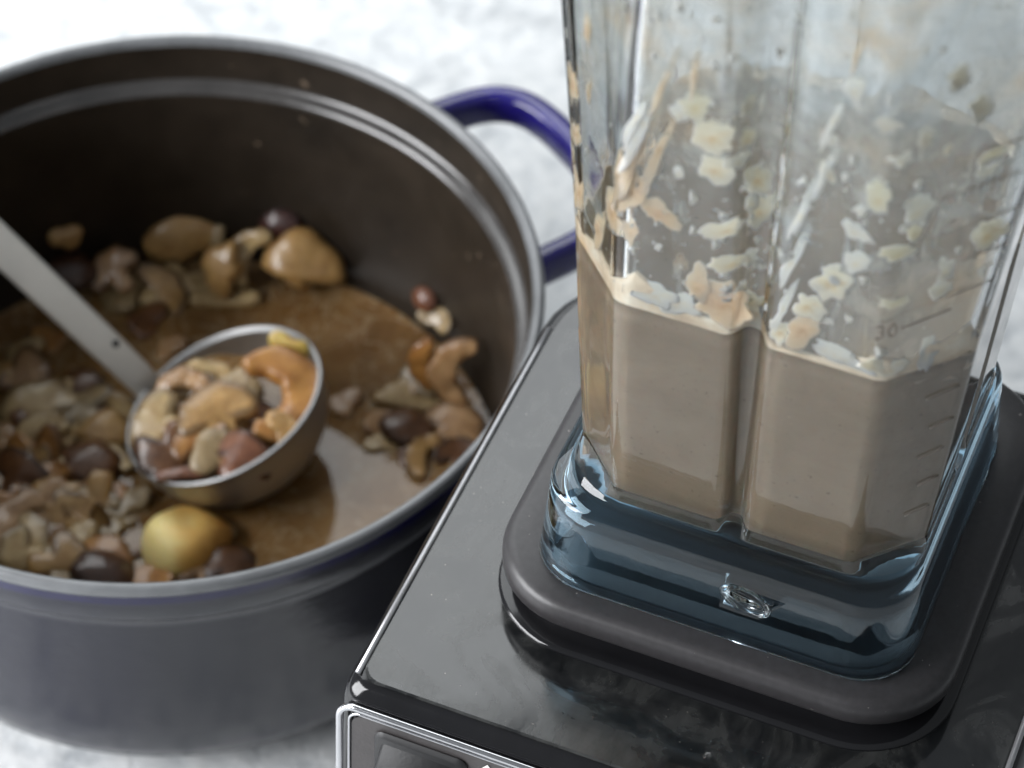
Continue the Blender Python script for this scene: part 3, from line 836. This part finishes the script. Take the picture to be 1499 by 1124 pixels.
# rocker switch
sw = bmesh.new()
ringo = [fpt(px_, pz_, .0012) for px_, pz_, _ in rrect(-.0790, -.0510, .120, .1725, (.003,) * 4, 0)]
ringi = [fpt(px_, pz_, .0024) for px_, pz_, _ in rrect(-.0782, -.0518, .121, .1717, (.003,) * 4, 0)]
from_bm('switch_surround', loft([ringo, ringi], cap1=True), DARKRUB, fpan)
rk = []
for t, off in ((0, .001), (.15, .0085), (.3, .0098), (.6, .006), (1, .002)):
    z_ = .1698 - .040 * t
    rk.append([fpt(-.0765, z_, off - .001), fpt(-.0762, z_, off), fpt(-.0752, z_, off + .0008), fpt(-.0545, z_, off + .0008), fpt(-.0535, z_, off), fpt(-.0532, z_, off - .001)])
bm = bmesh.new(); vs = [[bm.verts.new(p_) for p_ in r_] for r_ in rk]
for a, b in zip(vs, vs[1:]):
    for j in range(5): bm.faces.new((a[j], a[j + 1], b[j + 1], b[j]))
from_bm('rocker_switch', bm, SWITCH, fpan)
bm = bmesh.new()
for dx, dz in ((0, .0032), (.0024, 0), (0, -.0032), (-.0024, 0)): pass
bm.faces.new([bm.verts.new(fpt(-.0452 + dx, .1705 + dz, .0009)) for dx, dz in ((0, .0034), (.0027, -.0002), (0, -.0036), (-.0027, -.0002))])
from_bm('printed_mark', bm, WHITE, fpan, smooth=False)
# raised plinth and rubber pad
PC = .001
def sq(h, rr_, z, ox=PC, oy=0.0): return rrect(ox - h, ox + h, oy - h, oy + h, (rr_,) * 4, z, 12)
pl = [sq(.0672, .028, .1843), sq(.0671, .028, .1852), sq(.0664, .0275, .1858), sq(.0630, .025, .1860), sq(.0575, .022, .1861), sq(.0570, .022, .1882)]
from_bm('plinth', loft(pl, cap0=True, cap1=True), BLACK, base)
pd = [sq(.0560, .020, .1880), sq(.0590, .022, .1880), sq(.0630, .0245, .1935), sq(.0652, .026, .1945), sq(.0660, .0265, .1958), sq(.0660, .0265, .1995), sq(.0655, .0265, .2014), sq(.0645, .026, .2026), sq(.0625, .0245, .2032), sq(.0565, .020, .2036)]
from_bm('centering_pad', loft(pd, cap0=True, cap1=True), PAD, base)

# ------------------------------------------------------------------ blender container
cont = thing('blender_container', 'clear plastic blender jar with blue tinted foot, smeared inside, on the black base', 'blender jar')
CO = Vector((.0023, -.0017, 0))
cont.location = (BX + CO.x * math.cos(YA) - CO.y * math.sin(YA), BY + CO.x * math.sin(YA) + CO.y * math.cos(YA), 0); cont.rotation_euler = (0, 0, YA)

# jar cross-section: (z, half width, corner cut, rib half width, rib depth) of the inner wall
JAR = [(.2404, .0451, .0140, .0038, .0040), (.28, .0471, .0150, .0042, .0046), (.32, .0490, .0165, .0048, .0052), (.36, .0524, .0210, .0062, .0062), (.40, .0566, .0270, .0080, .0072), (.44, .0607, .0335, .0092, .0080), (.48, .0648, .0395, .010, .0085)]
ZS = [.2404, .243, .246, .252, .26, .27, .28, .29, .30, .31, .315, .32, .33, .34, .35, .36, .37, .38, .39, .40, .41, .42, .43, .44, .45, .46, .47, .48]


def _side(h, c, gw, gd, off, rnd=False):
    """one side of the ring, from its left corner cut to the next: list of (t along, depth outward)"""
    H = h + off; c2 = c + off * .59
    f = H - c2; d = .0026
    pts = [(-f + d * (k / 3), H) for k in range(1, 4)]
    pts += [(-f + d + (f - d - gw * 1.6) * k / 4, H) for k in range(1, 5)]
    for k in range(1, 16):
        t = -1.6 + 3.2 * k / 16
        pts.append((gw * t, H - gd * math.exp(-(t * 1.15) ** 4)))
    pts += [(-b, a) for b, a in reversed(pts[:7])]
    if rnd:                                              # rounded corner
        return pts + [(f + c2 * math.sin(math.pi / 2 * k / 8), H - c2 + c2 * math.cos(math.pi / 2 * k / 8)) for k in range(1, 8)]
    # corner cut towards the next side (clockwise seen from this side's own frame)
    pts += [(f + d * .45, H - d * .25)]
    pts += [(f + c2 * k / 6, H - c2 * k / 6) for k in (1, 2, 3, 4, 5)]
    pts += [(H - d * .25, f + d * .45)]
    return pts


def _ring(h, c, gw, gd, off, z, rnd=False):
    out = []
    for q in range(4):                                   # front, right, back, left
        a = math.pi / 2 * q; ca, sa = math.cos(a), math.sin(a)
        for t, o_ in _side(h, c, gw, gd, off, rnd):
            x, y = t, -o_
            out.append((x * ca - y * sa, x * sa + y * ca, z))
    return out


def oct_ring(z, off, dz=0.0):
    h, c, gw, gd = lerp_table(JAR, z)
    return _ring(h, c, gw, gd, off, z + dz)


def plain_ring(h, c, z):
    return _ring(h, c, .004, .0, 0.0, z, True)


def ring_point(j, z, off):
    return oct_ring(z, off)[j]

rings = []
for z in ZS: rings.append(oct_ring(z, 0.0))                # inner wall, bottom to top
zt = ZS[-1]
rings.append(oct_ring(zt, .0012, dz=.0018)); rings.append(oct_ring(zt, .0028, dz=.0012))
for z in reversed(ZS): rings.append(oct_ring(z, .0034))    # outer wall down
for h, c, z in ((.0489, .0168, .2378), (.0491, .0168, .2362), (.0496, .0166, .2352), (.0512, .0160, .2346), (.0519, .0157, .2340), (.0523, .0156, .2326), (.0528, .0156, .2260), (.0535, .0158, .2160), (.0541, .0160, .2075), (.0544, .0161, .2052), (.0540, .0160, .2040),
                (.0520, .0153, .2040), (.0512, .0150, .2054), (.0502, .0147, .2140), (.0495, .0145, .2240), (.0488, .0143, .2290), (.0474, .0140, .2304), (.030, .010, .2308)):
    k_ = min(1.0, max(0.0, (.2362 - z) / .0016))
    rings.append([(x_ - .0013 * k_, y_ - .0028 * k_, z_) for x_, y_, z_ in plain_ring(h, c, z)])
cen0 = [(x * .02, y * .02, .2398) for x, y, _ in rings[0]]
cen1 = [(x * .02, y * .02, .2308) for x, y, _ in rings[0]]
fl = [[(x * t, y * t, .2398 + .0006 * t) for x, y, _ in rings[0]] for t in (.35, .75, .95)]
bm = loft([cen0] + fl + rings + [cen1], cap0=True, cap1=True)
body = from_bm('body', bm, GLASS, cont)
body.data.materials.append(FOOT)
for p_ in body.data.polygons:
    if p_.center.z < .2375: p_.material_index = 1
# oval vent slot through the front of the foot
bm = bmesh.new()
bmesh.ops.create_cone(bm, cap_ends=True, segments=32, radius1=.0031, radius2=.0031, depth=.02)
for v in bm.verts:
    x, y, z = v.co; v.co = Vector((.0079 + x * 2.15, -.0535 + z, .2220 + y - x * .25))
cutter = from_bm('vent_slot', bm, GLASS, cont, smooth=True)
mod = body.modifiers.new('slot', 'BOOLEAN'); mod.operation = 'DIFFERENCE'; mod.object = cutter; mod.solver = 'EXACT'
bpy.context.view_layer.update()
dg = bpy.context.evaluated_depsgraph_get()
nm = bpy.data.meshes.new_from_object(body.evaluated_get(dg)); body.modifiers.clear(); body.data = nm
cm = cutter.data; bpy.data.objects.remove(cutter)
# lip of the slot
path = [(.0079 + .0031 * 2.1 * math.cos(a), -.0560, .2220 + .0031 * math.sin(a) - .0031 * 2.1 * math.cos(a) * .25) for a in [2 * math.pi * k / 40 for k in range(40)]]
path = [(x, y - (.2220 - z) * .09, z) for x, y, z in path]
from_bm('vent_slot', tube(path, .0009, 8, closed=True), GLASS, cont)
# oversized black retainer nut, and a black plate added to darken the hollow foot
bm = loft(lathe([(.0001, .2300), (.036, .2300), (.0365, .2250), (.034, .2235), (.020, .2232), (.0195, .2120), (.0001, .2118)], 40))
from_bm('retainer_nut', bm, DARKRUB, cont)
bm = loft([rrect(-.0500, .0474, -.0515, .0459, (.014,) * 4, z_, 8) for z_ in (.2037, .2046)], cap0=True, cap1=True)
from_bm('well_shade_plate', bm, DARKRUB, cont, smooth=False)

# puree body
pu = thing('mushroom_puree', 'grey brown mushroom puree half filling the blender jar', 'puree')
pu.location = cont.location; pu.rotation_euler = cont.rotation_euler
PT = .3150
rings = [[(x * .02, y * .02, .2400) for x, y, _ in oct_ring(.2404, 0)], [(x * .9, y * .9, .2400) for x, y, _ in oct_ring(.2404, 0)]]
zz = [.2402 + (PT - .2402) * i / 12 for i in range(13)]
for z in zz: rings.append(oct_ring(z, .0006))
top = oct_ring(PT, .0006)
for k, t in enumerate((.985, .96, .92, .86, .78, .68, .58, .48, .38, .28, .18, .1, .04, .005)):
    ring = []
    for x, y, z in top:
        x2, y2 = x * t, y * t
        ring.append((x2, y2, PT - .0016 * (1 - t) ** .5 + .0016 * nz((x2, y2, 0), 45) * (1 - t) ** .3 + .0010 * nz((x2, y2, 0), 110, 2) - (.003 * (1 - t) ** 2)))
    rings.append(ring)
from_bm('puree_body', loft(rings, cap0=True, cap1=True), PUREE, pu)

# foam rim clinging to the wall just above the surface
base_ring = oct_ring(PT, 0)
def foam_top(x, y):
    return max(.0012, .0052 + .0110 * nz((x, y, 0), 48, 3) + .0060 * nz((x, y, 0), 130, 7) + .0025 * nz((x, y, 0), 420, 9))
rows = []
n_ = len(base_ring)
for t, off in ((0, .0005), (.35, .0005), (.7, .0004), (.92, .0001), (1.0, -.0005), (.9, -.0012), (.5, -.0022), (-.2, -.0032)):
    row = []
    for j in range(n_):
        x, y, _ = base_ring[j]; ft = foam_top(x, y) * (1.0 if y < .03 else .5); z = PT - .0012 + (ft + .0012) * t
        row.append(ring_point(j, z, off))
    rows.append(row)
from_bm('foam_rim', loft(rows), FOAM, pu)

# thin film smeared on the inner walls
rings = []
for k in range(40):
    z = .3140 + (ZS[-1] - .316) * k / 39
    rings.append(oct_ring(z, -.0004))
fo = from_bm('film', loft(rings), FILM, pu); fo['kind'] = 'stuff'

# lumps of puree stuck to the wall
LUMP_M = {'c': m_lump('lump_cream', (.70, .64, .50), (.58, .40, .18)), 'y': m_lump('lump_yellow', (.62, .58, .44), (.54, .44, .24)),
          't': m_lump('lump_tan', (.62, .46, .31), (.46, .29, .16)), 'w': m_lump('lump_white', (.66, .65, .58), (.66, .58, .42)), 'g': m_lump('lump_grey', (.46, .45, .40), (.42, .36, .28))}
LUMPS = [
    (-0.0160, -0.0558, 0.3928, 0.000, -1.000, 0.0071, 0.0084, 0, 'y'),
    (-0.0117, -0.0550, 0.3844, 0.002, -1.000, 0.0096, 0.0116, 10, 'c'),
    (-0.0109, -0.0538, 0.3736, 0.001, -1.000, 0.0085, 0.0095, 0, 'c'),
    (-0.0026, -0.0471, 0.3676, 0.439, -0.899, 0.0090, 0.0091, -15, 'c'),
    (-0.0069, -0.0529, 0.3760, 0.740, -0.672, 0.0068, 0.0054, -20, 'w'),
    (-0.0058, -0.0514, 0.3820, 0.826, -0.564, 0.0049, 0.0063, 10, 'c'),
    (-0.0012, -0.0460, 0.3568, 0.109, -0.994, 0.0070, 0.0125, -20, 'c'),
    (-0.0037, -0.0474, 0.3598, 0.760, -0.650, 0.0054, 0.0055, 10, 'w'),
    (-0.0083, -0.0518, 0.3532, 0.067, -0.998, 0.0096, 0.0060, 35, 'c'),
    (-0.0067, -0.0506, 0.3412, 0.408, -0.913, 0.0086, 0.0061, 10, 'c'),
    (-0.0033, -0.0462, 0.3400, 0.771, -0.636, 0.0072, 0.0042, 10, 'w'),
    (-0.0306, -0.0522, 0.3574, -0.218, -0.976, 0.0079, 0.0163, -15, 't'),
    (-0.0241, -0.0517, 0.3520, 0.000, -1.000, 0.0114, 0.0079, -10, 't'),
    (-0.0350, -0.0479, 0.3442, -0.740, -0.673, 0.0079, 0.0142, 0, 't'),
    (-0.0310, -0.0510, 0.3430, -0.218, -0.976, 0.0039, 0.0095, 10, 't'),
    (-0.0195, -0.0533, 0.3688, 0.000, -1.000, 0.0024, 0.0039, 0, 'w'),
    (-0.0240, -0.0529, 0.3652, 0.000, -1.000, 0.0011, 0.0016, 0, 'w'),
    (-0.0242, -0.0507, 0.3400, 0.000, -1.000, 0.0018, 0.0026, 0, 'w'),
    (-0.0136, -0.0498, 0.3298, 0.000, -1.000, 0.0057, 0.0105, 0, 't'),
    (-0.0070, -0.0495, 0.3262, 0.071, -0.997, 0.0158, 0.0129, -8, 't'),
    (-0.0188, -0.0491, 0.3208, 0.000, -1.000, 0.0101, 0.0073, 0, 'w'),
    (-0.0243, -0.0492, 0.3220, 0.000, -1.000, 0.0111, 0.0082, -10, 'w'),
    (0.0000, -0.0438, 0.3208, 0.000, -1.000, 0.0084, 0.0097, 0, 'c'),
    (0.0192, -0.0512, 0.3460, 0.000, -1.000, 0.0094, 0.0106, -20, 'c'),
    (0.0138, -0.0503, 0.3352, 0.000, -1.000, 0.0079, 0.0085, 0, 'c'),
    (0.0488, -0.0349, 0.3586, 0.676, -0.737, 0.0089, 0.0105, 0, 'c'),
    (0.0330, -0.0504, 0.3436, 0.618, -0.786, 0.0064, 0.0042, 0, 'y'),
    (0.0198, -0.0578, 0.4120, 0.000, -1.000, 0.0050, 0.0085, 10, 'w'),
    (0.0161, -0.0560, 0.3940, 0.000, -1.000, 0.0027, 0.0039, 0, 'w'),
    (0.0156, -0.0548, 0.3832, 0.000, -1.000, 0.0037, 0.0049, 0, 'c'),
    (0.0239, -0.0538, 0.3736, 0.000, -1.000, 0.0040, 0.0031, 30, 'w'),
    (0.0279, -0.0545, 0.3796, 0.000, -1.000, 0.0059, 0.0097, 0, 'y'),
    (0.0346, -0.0500, 0.3742, 0.734, -0.680, 0.0068, 0.0089, 0, 'w'),
    (0.0348, -0.0495, 0.3670, 0.735, -0.678, 0.0040, 0.0054, 0, 'y'),
    (0.0240, -0.0530, 0.3658, 0.000, -1.000, 0.0085, 0.0054, -40, 'w'),
    (0.0241, -0.0520, 0.3556, 0.000, -1.000, 0.0064, 0.0064, 20, 'w'),
    (0.0416, -0.0416, 0.3502, 0.707, -0.707, 0.0045, 0.0078, 0, 'w'),
    (0.0414, -0.0414, 0.3436, 0.707, -0.707, 0.0058, 0.0060, 0, 'w'),
    (0.0468, -0.0385, 0.3862, 0.707, -0.707, 0.0070, 0.0040, 10, 'y'),
    (0.0465, -0.0385, 0.3808, 0.707, -0.707, 0.0065, 0.0040, 5, 'w'),
    (0.0386, -0.0472, 0.3922, 0.707, -0.707, 0.0021, 0.0031, 0, 'c'),
    (0.0325, -0.0519, 0.3616, 0.626, -0.780, 0.0084, 0.0045, 5, 'y'),
    (0.0501, -0.0137, 0.3334, 1.000, -0.000, 0.0023, 0.0058, 0, 'y'),
    (0.0135, -0.0495, 0.3262, 0.000, -1.000, 0.0060, 0.0180, -15, 't'),
    (0.0078, -0.0492, 0.3226, -0.001, -1.000, 0.0047, 0.0086, 0, 'c'),
    (0.0243, -0.0490, 0.3196, 0.000, -1.000, 0.0149, 0.0052, -14, 'w'),
    (0.0337, -0.0483, 0.3196, 0.605, -0.796, 0.0115, 0.0062, -8, 'c'),
    (0.0408, -0.0408, 0.3208, 0.707, -0.707, 0.0059, 0.0124, 0, 'w'),
    (0.0405, -0.0405, 0.3130, 0.707, -0.707, 0.0093, 0.0053, 5, 't'),
    (0.0459, -0.0351, 0.3106, 0.665, -0.747, 0.0110, 0.0063, 10, 't'),
    (0.0482, -0.0185, 0.3022, 1.000, -0.000, 0.0044, 0.0134, -15, 't'),
    (0.0480, -0.0063, 0.2992, 0.997, 0.072, 0.0028, 0.0135, -25, 't'),
    (-0.0061, -0.0524, 0.3928, 0.819, -0.574, 0.0052, 0.0062, 0, 'g'),
    (-0.0031, -0.0491, 0.3922, 0.416, -0.909, 0.0022, 0.0053, 0, 'w'),
    (-0.0197, -0.0554, 0.3886, 0.000, -1.000, 0.0047, 0.0053, 0, 'w'),
    (-0.0235, -0.0563, 0.3976, 0.000, -1.000, 0.0018, 0.0199, -14, 't'),
    (-0.0164, -0.0569, 0.4030, 0.000, -1.000, 0.0018, 0.0162, -4, 't'),
    (-0.0278, -0.0548, 0.3832, 0.000, -1.000, 0.0028, 0.0338, -16, 'w'),
    (-0.0290, -0.0540, 0.3754, 0.000, -1.000, 0.0029, 0.0387, -16, 't'),
    (-0.0238, -0.0541, 0.3760, 0.000, -1.000, 0.0025, 0.0340, -14, 't'),
    (-0.0294, -0.0550, 0.3844, -0.218, -0.976, 0.0022, 0.0270, -14, 'w'),
    (-0.0323, -0.0523, 0.3652, -0.628, -0.778, 0.0056, 0.0277, -12, 't'),
    (-0.0510, -0.0328, 0.3514, -0.783, -0.622, 0.0053, 0.0106, 0, 't'),
    (-0.0494, -0.0333, 0.3328, -0.790, -0.613, 0.0054, 0.0132, 0, 't'),
    (-0.0525, -0.0323, 0.3670, -0.777, -0.629, 0.0047, 0.0142, 6, 't'),
    (-0.0470, -0.0385, 0.3898, -0.707, -0.707, 0.0040, 0.0091, 10, 't'),
    (-0.0410, -0.0410, 0.3298, -0.707, -0.707, 0.0048, 0.0146, -14, 't'),
    (-0.0460, -0.0385, 0.3712, -0.707, -0.707, 0.0026, 0.0061, 0, 't'),
    (0.0198, -0.0589, 0.4228, 0.000, -1.000, 0.0013, 0.0126, -8, 't'),
    (0.0192, -0.0513, 0.3466, 0.000, -1.000, 0.0023, 0.0028, 0, 'w'),
    (0.0190, -0.0500, 0.3316, 0.000, -1.000, 0.0036, 0.0021, 0, 'w'),
    (0.0242, -0.0502, 0.3346, 0.000, -1.000, 0.0021, 0.0021, 0, 'w'),
    (0.0423, -0.0423, 0.3742, 0.707, -0.707, 0.0015, 0.0022, 0, 'w'),
    (0.0424, -0.0424, 0.3766, 0.707, -0.707, 0.0025, 0.0027, 0, 'w'),
    (0.0197, -0.0548, 0.3832, 0.000, -1.000, 0.0015, 0.0027, 0, 'w'),
    (0.0164, -0.0568, 0.4024, 0.000, -1.000, 0.0018, 0.0194, -13, 'w'),  # white residue strips along the rib, drawing its bright edge line in colour
    (0.0157, -0.0550, 0.3850, 0.000, -1.000, 0.0018, 0.0199, -13, 'w'),
    (0.0104, -0.0531, 0.3670, -0.001, -1.000, 0.0022, 0.0204, -13, 'w'),
    (0.0093, -0.0515, 0.3496, -0.001, -1.000, 0.0021, 0.0208, -13, 'w'),
    (0.0084, -0.0500, 0.3322, -0.001, -1.000, 0.0020, 0.0189, -13, 'w'),
    (0.0311, -0.0553, 0.3934, 0.640, -0.768, 0.0048, 0.0043, 0, 'w'),
    (0.0385, -0.0483, 0.4138, 0.707, -0.707, 0.0059, 0.0064, 0, 'g'),
    (0.0432, -0.0432, 0.4030, 0.707, -0.707, 0.0060, 0.0065, 0, 'g'),
    (0.0277, -0.0570, 0.4036, 0.000, -1.000, 0.0060, 0.0051, 0, 'g'),
    (0.0341, -0.0519, 0.3976, 0.730, -0.684, 0.0039, 0.0087, 0, 'g'),
]
def lump_mesh(w, h, seed, thick):
    ns = 56; rings = []; core = []
    fr = [.004, .3, .55, .75, .9, 1.0]
    def rad(a):
        c, s = math.cos(a), math.sin(a)
        k = 1 + .62 * nz((c, s, 0), 1.1, seed) + .30 * nz((c, s, 0), 2.2, seed + 3) + .12 * nz((c, s, 0), 5.0, seed + 7) + .05 * nz((c, s, 0), 13, seed + 8)
        return max(k, .25)
    for side in (1, -1):
        for f in (fr if side == 1 else fr[-2::-1]):
            ring = []
            for j in range(ns):
                a = 2 * math.pi * j / ns; r_ = rad(a) * f
                x, y = r_ * math.cos(a), r_ * math.sin(a)
                hgt = (1 - f ** 3) * (.75 + .6 * nz((x, y, 0), 1.8, seed + 2)) if side == 1 else 0.0
                ring.append((x * w * .5, y * h * .5, hgt * thick)); core.append(max(0, 1 - f * 1.15))
            rings.append(ring)
    return loft(rings, cap0=True, cap1=True), core

for i, (x, y, z, nx, ny, w, h, rot, kc) in enumerate(LUMPS):
    bm, core = lump_mesh(w, h, 5.0 + i * 2.3, min(.0022, .0008 + .12 * min(w, h)))
    bmesh.ops.recalc_face_normals(bm, faces=bm.faces)
    me = bpy.data.meshes.new('splash_lump'); bm.to_mesh(me); bm.free(); set_attr(me, 'core', (core + [0.0] * 9)[:len(me.vertices)])
    o = link('splash_lump', me, LUMP_M[kc], pu)
    nrm = Vector((nx, ny, .10)).normalized()          # outward wall normal; flat side against the plastic
    upv = Vector((0, 0, 1)); xa = upv.cross(-nrm).normalized()
    ya = (-nrm).cross(xa).normalized()
    mw = Matrix((xa, ya, -nrm)).transposed().to_4x4() @ Matrix.Rotation(R(-rot), 4, 'Z')
    mw.translation = Vector((x, y, z)) + nrm * .0003
    o.matrix_local = mw

# moulded graduation ticks on the jar's front right corner, and the number beside one of them
per = len(oct_ring(.3, 0)) // 4
def corner_pt(t, z, off=.0035):
    r_ = oct_ring(z, off); a = Vector(r_[per - 7]); b = Vector(r_[per - 1])
    return a.lerp(b, t)
for z, t0, t1 in ((.2560, .62, .95), (.2680, .70, .98), (.2800, .62, .95), (.2915, .68, .98), (.3040, .55, .95), (.3165, .66, .98), (.3355, .10, .60), (.3420, .52, .98), (.3540, .60, .98), (.3660, .60, .98), (.3780, .30, .90), (.3900, .60, .98)):
    from_bm('graduation_mark', tube([tuple(corner_pt(t0 + (t1 - t0) * k / 4, z + .0004 * k)) for k in range(5)], .0002, 6), INK, cont)
cu = bpy.data.curves.new('graduation_number', 'FONT'); cu.body = '30'; cu.size = .0060; cu.extrude = .00015; cu.resolution_u = 3
cu.align_x = 'CENTER'; cu.align_y = 'CENTER'
to = bpy.data.objects.new('tmp', cu); col.objects.link(to); bpy.context.view_layer.update()
me = bpy.data.meshes.new_from_object(to.evaluated_get(bpy.context.evaluated_depsgraph_get())); bpy.data.objects.remove(to)
me.name = 'graduation_number'
o = link('graduation_number', me, INK, cont, smooth=False)
nrm = Vector((.62, -.78, .08)).normalized(); xa = Vector((0, 0, 1)).cross(nrm).normalized(); ya = nrm.cross(xa)
mw = Matrix((xa, ya, nrm)).transposed().to_4x4(); mw.translation = corner_pt(-.06, .3368, .0037) + nrm * .0004
o.matrix_local = mw

# fine spatter, too small and too many to count
rnd = random.Random(3); bm = bmesh.new()
for k in range(900):
    sidx = rnd.choice((0, 0, 0, 0, 1, 3, 2)); j = sidx * per + rnd.randrange(per)
    z = .319 + (rnd.random() ** 1.15) * .105
    if nz((j * .13, z * 60, 0), 1.0, 4) + rnd.uniform(-.35, .35) < -.05: continue
    r_ = oct_ring(z, .0002); p_ = Vector(r_[j]); q_ = Vector(r_[(j + 1) % len(r_)]); tg = (q_ - Vector(r_[j - 1])).normalized()
    nr_ = Vector((tg.y, -tg.x, 0)); p_ = p_.lerp(q_, rnd.random()); up = Vector((0, 0, 1))
    sz = .00022 + .0011 * rnd.random() ** 3; st = rnd.uniform(.8, 1.9); ph = rnd.uniform(0, 6)
    def vv(a, f): 
        w_ = sz * f * (1 + .3 * math.sin(3 * a + ph))
        return p_ + tg * (w_ * math.cos(a)) + up * (w_ * st * math.sin(a))
    rim_ = [bm.verts.new(vv(2 * math.pi * i / 9, 1.0)) for i in range(9)]
    mid_ = [bm.verts.new(vv(2 * math.pi * i / 9, .6) - nr_ * sz * .5) for i in range(9)]
    for i in range(9): bm.faces.new((rim_[i], rim_[(i + 1) % 9], mid_[(i + 1) % 9], mid_[i]))
    bm.faces.new(list(reversed(rim_))); bm.faces.new(mid_)
sd = from_bm('splash_droplets', bm, LUMP_M['w'], pu); sd['kind'] = 'stuff'
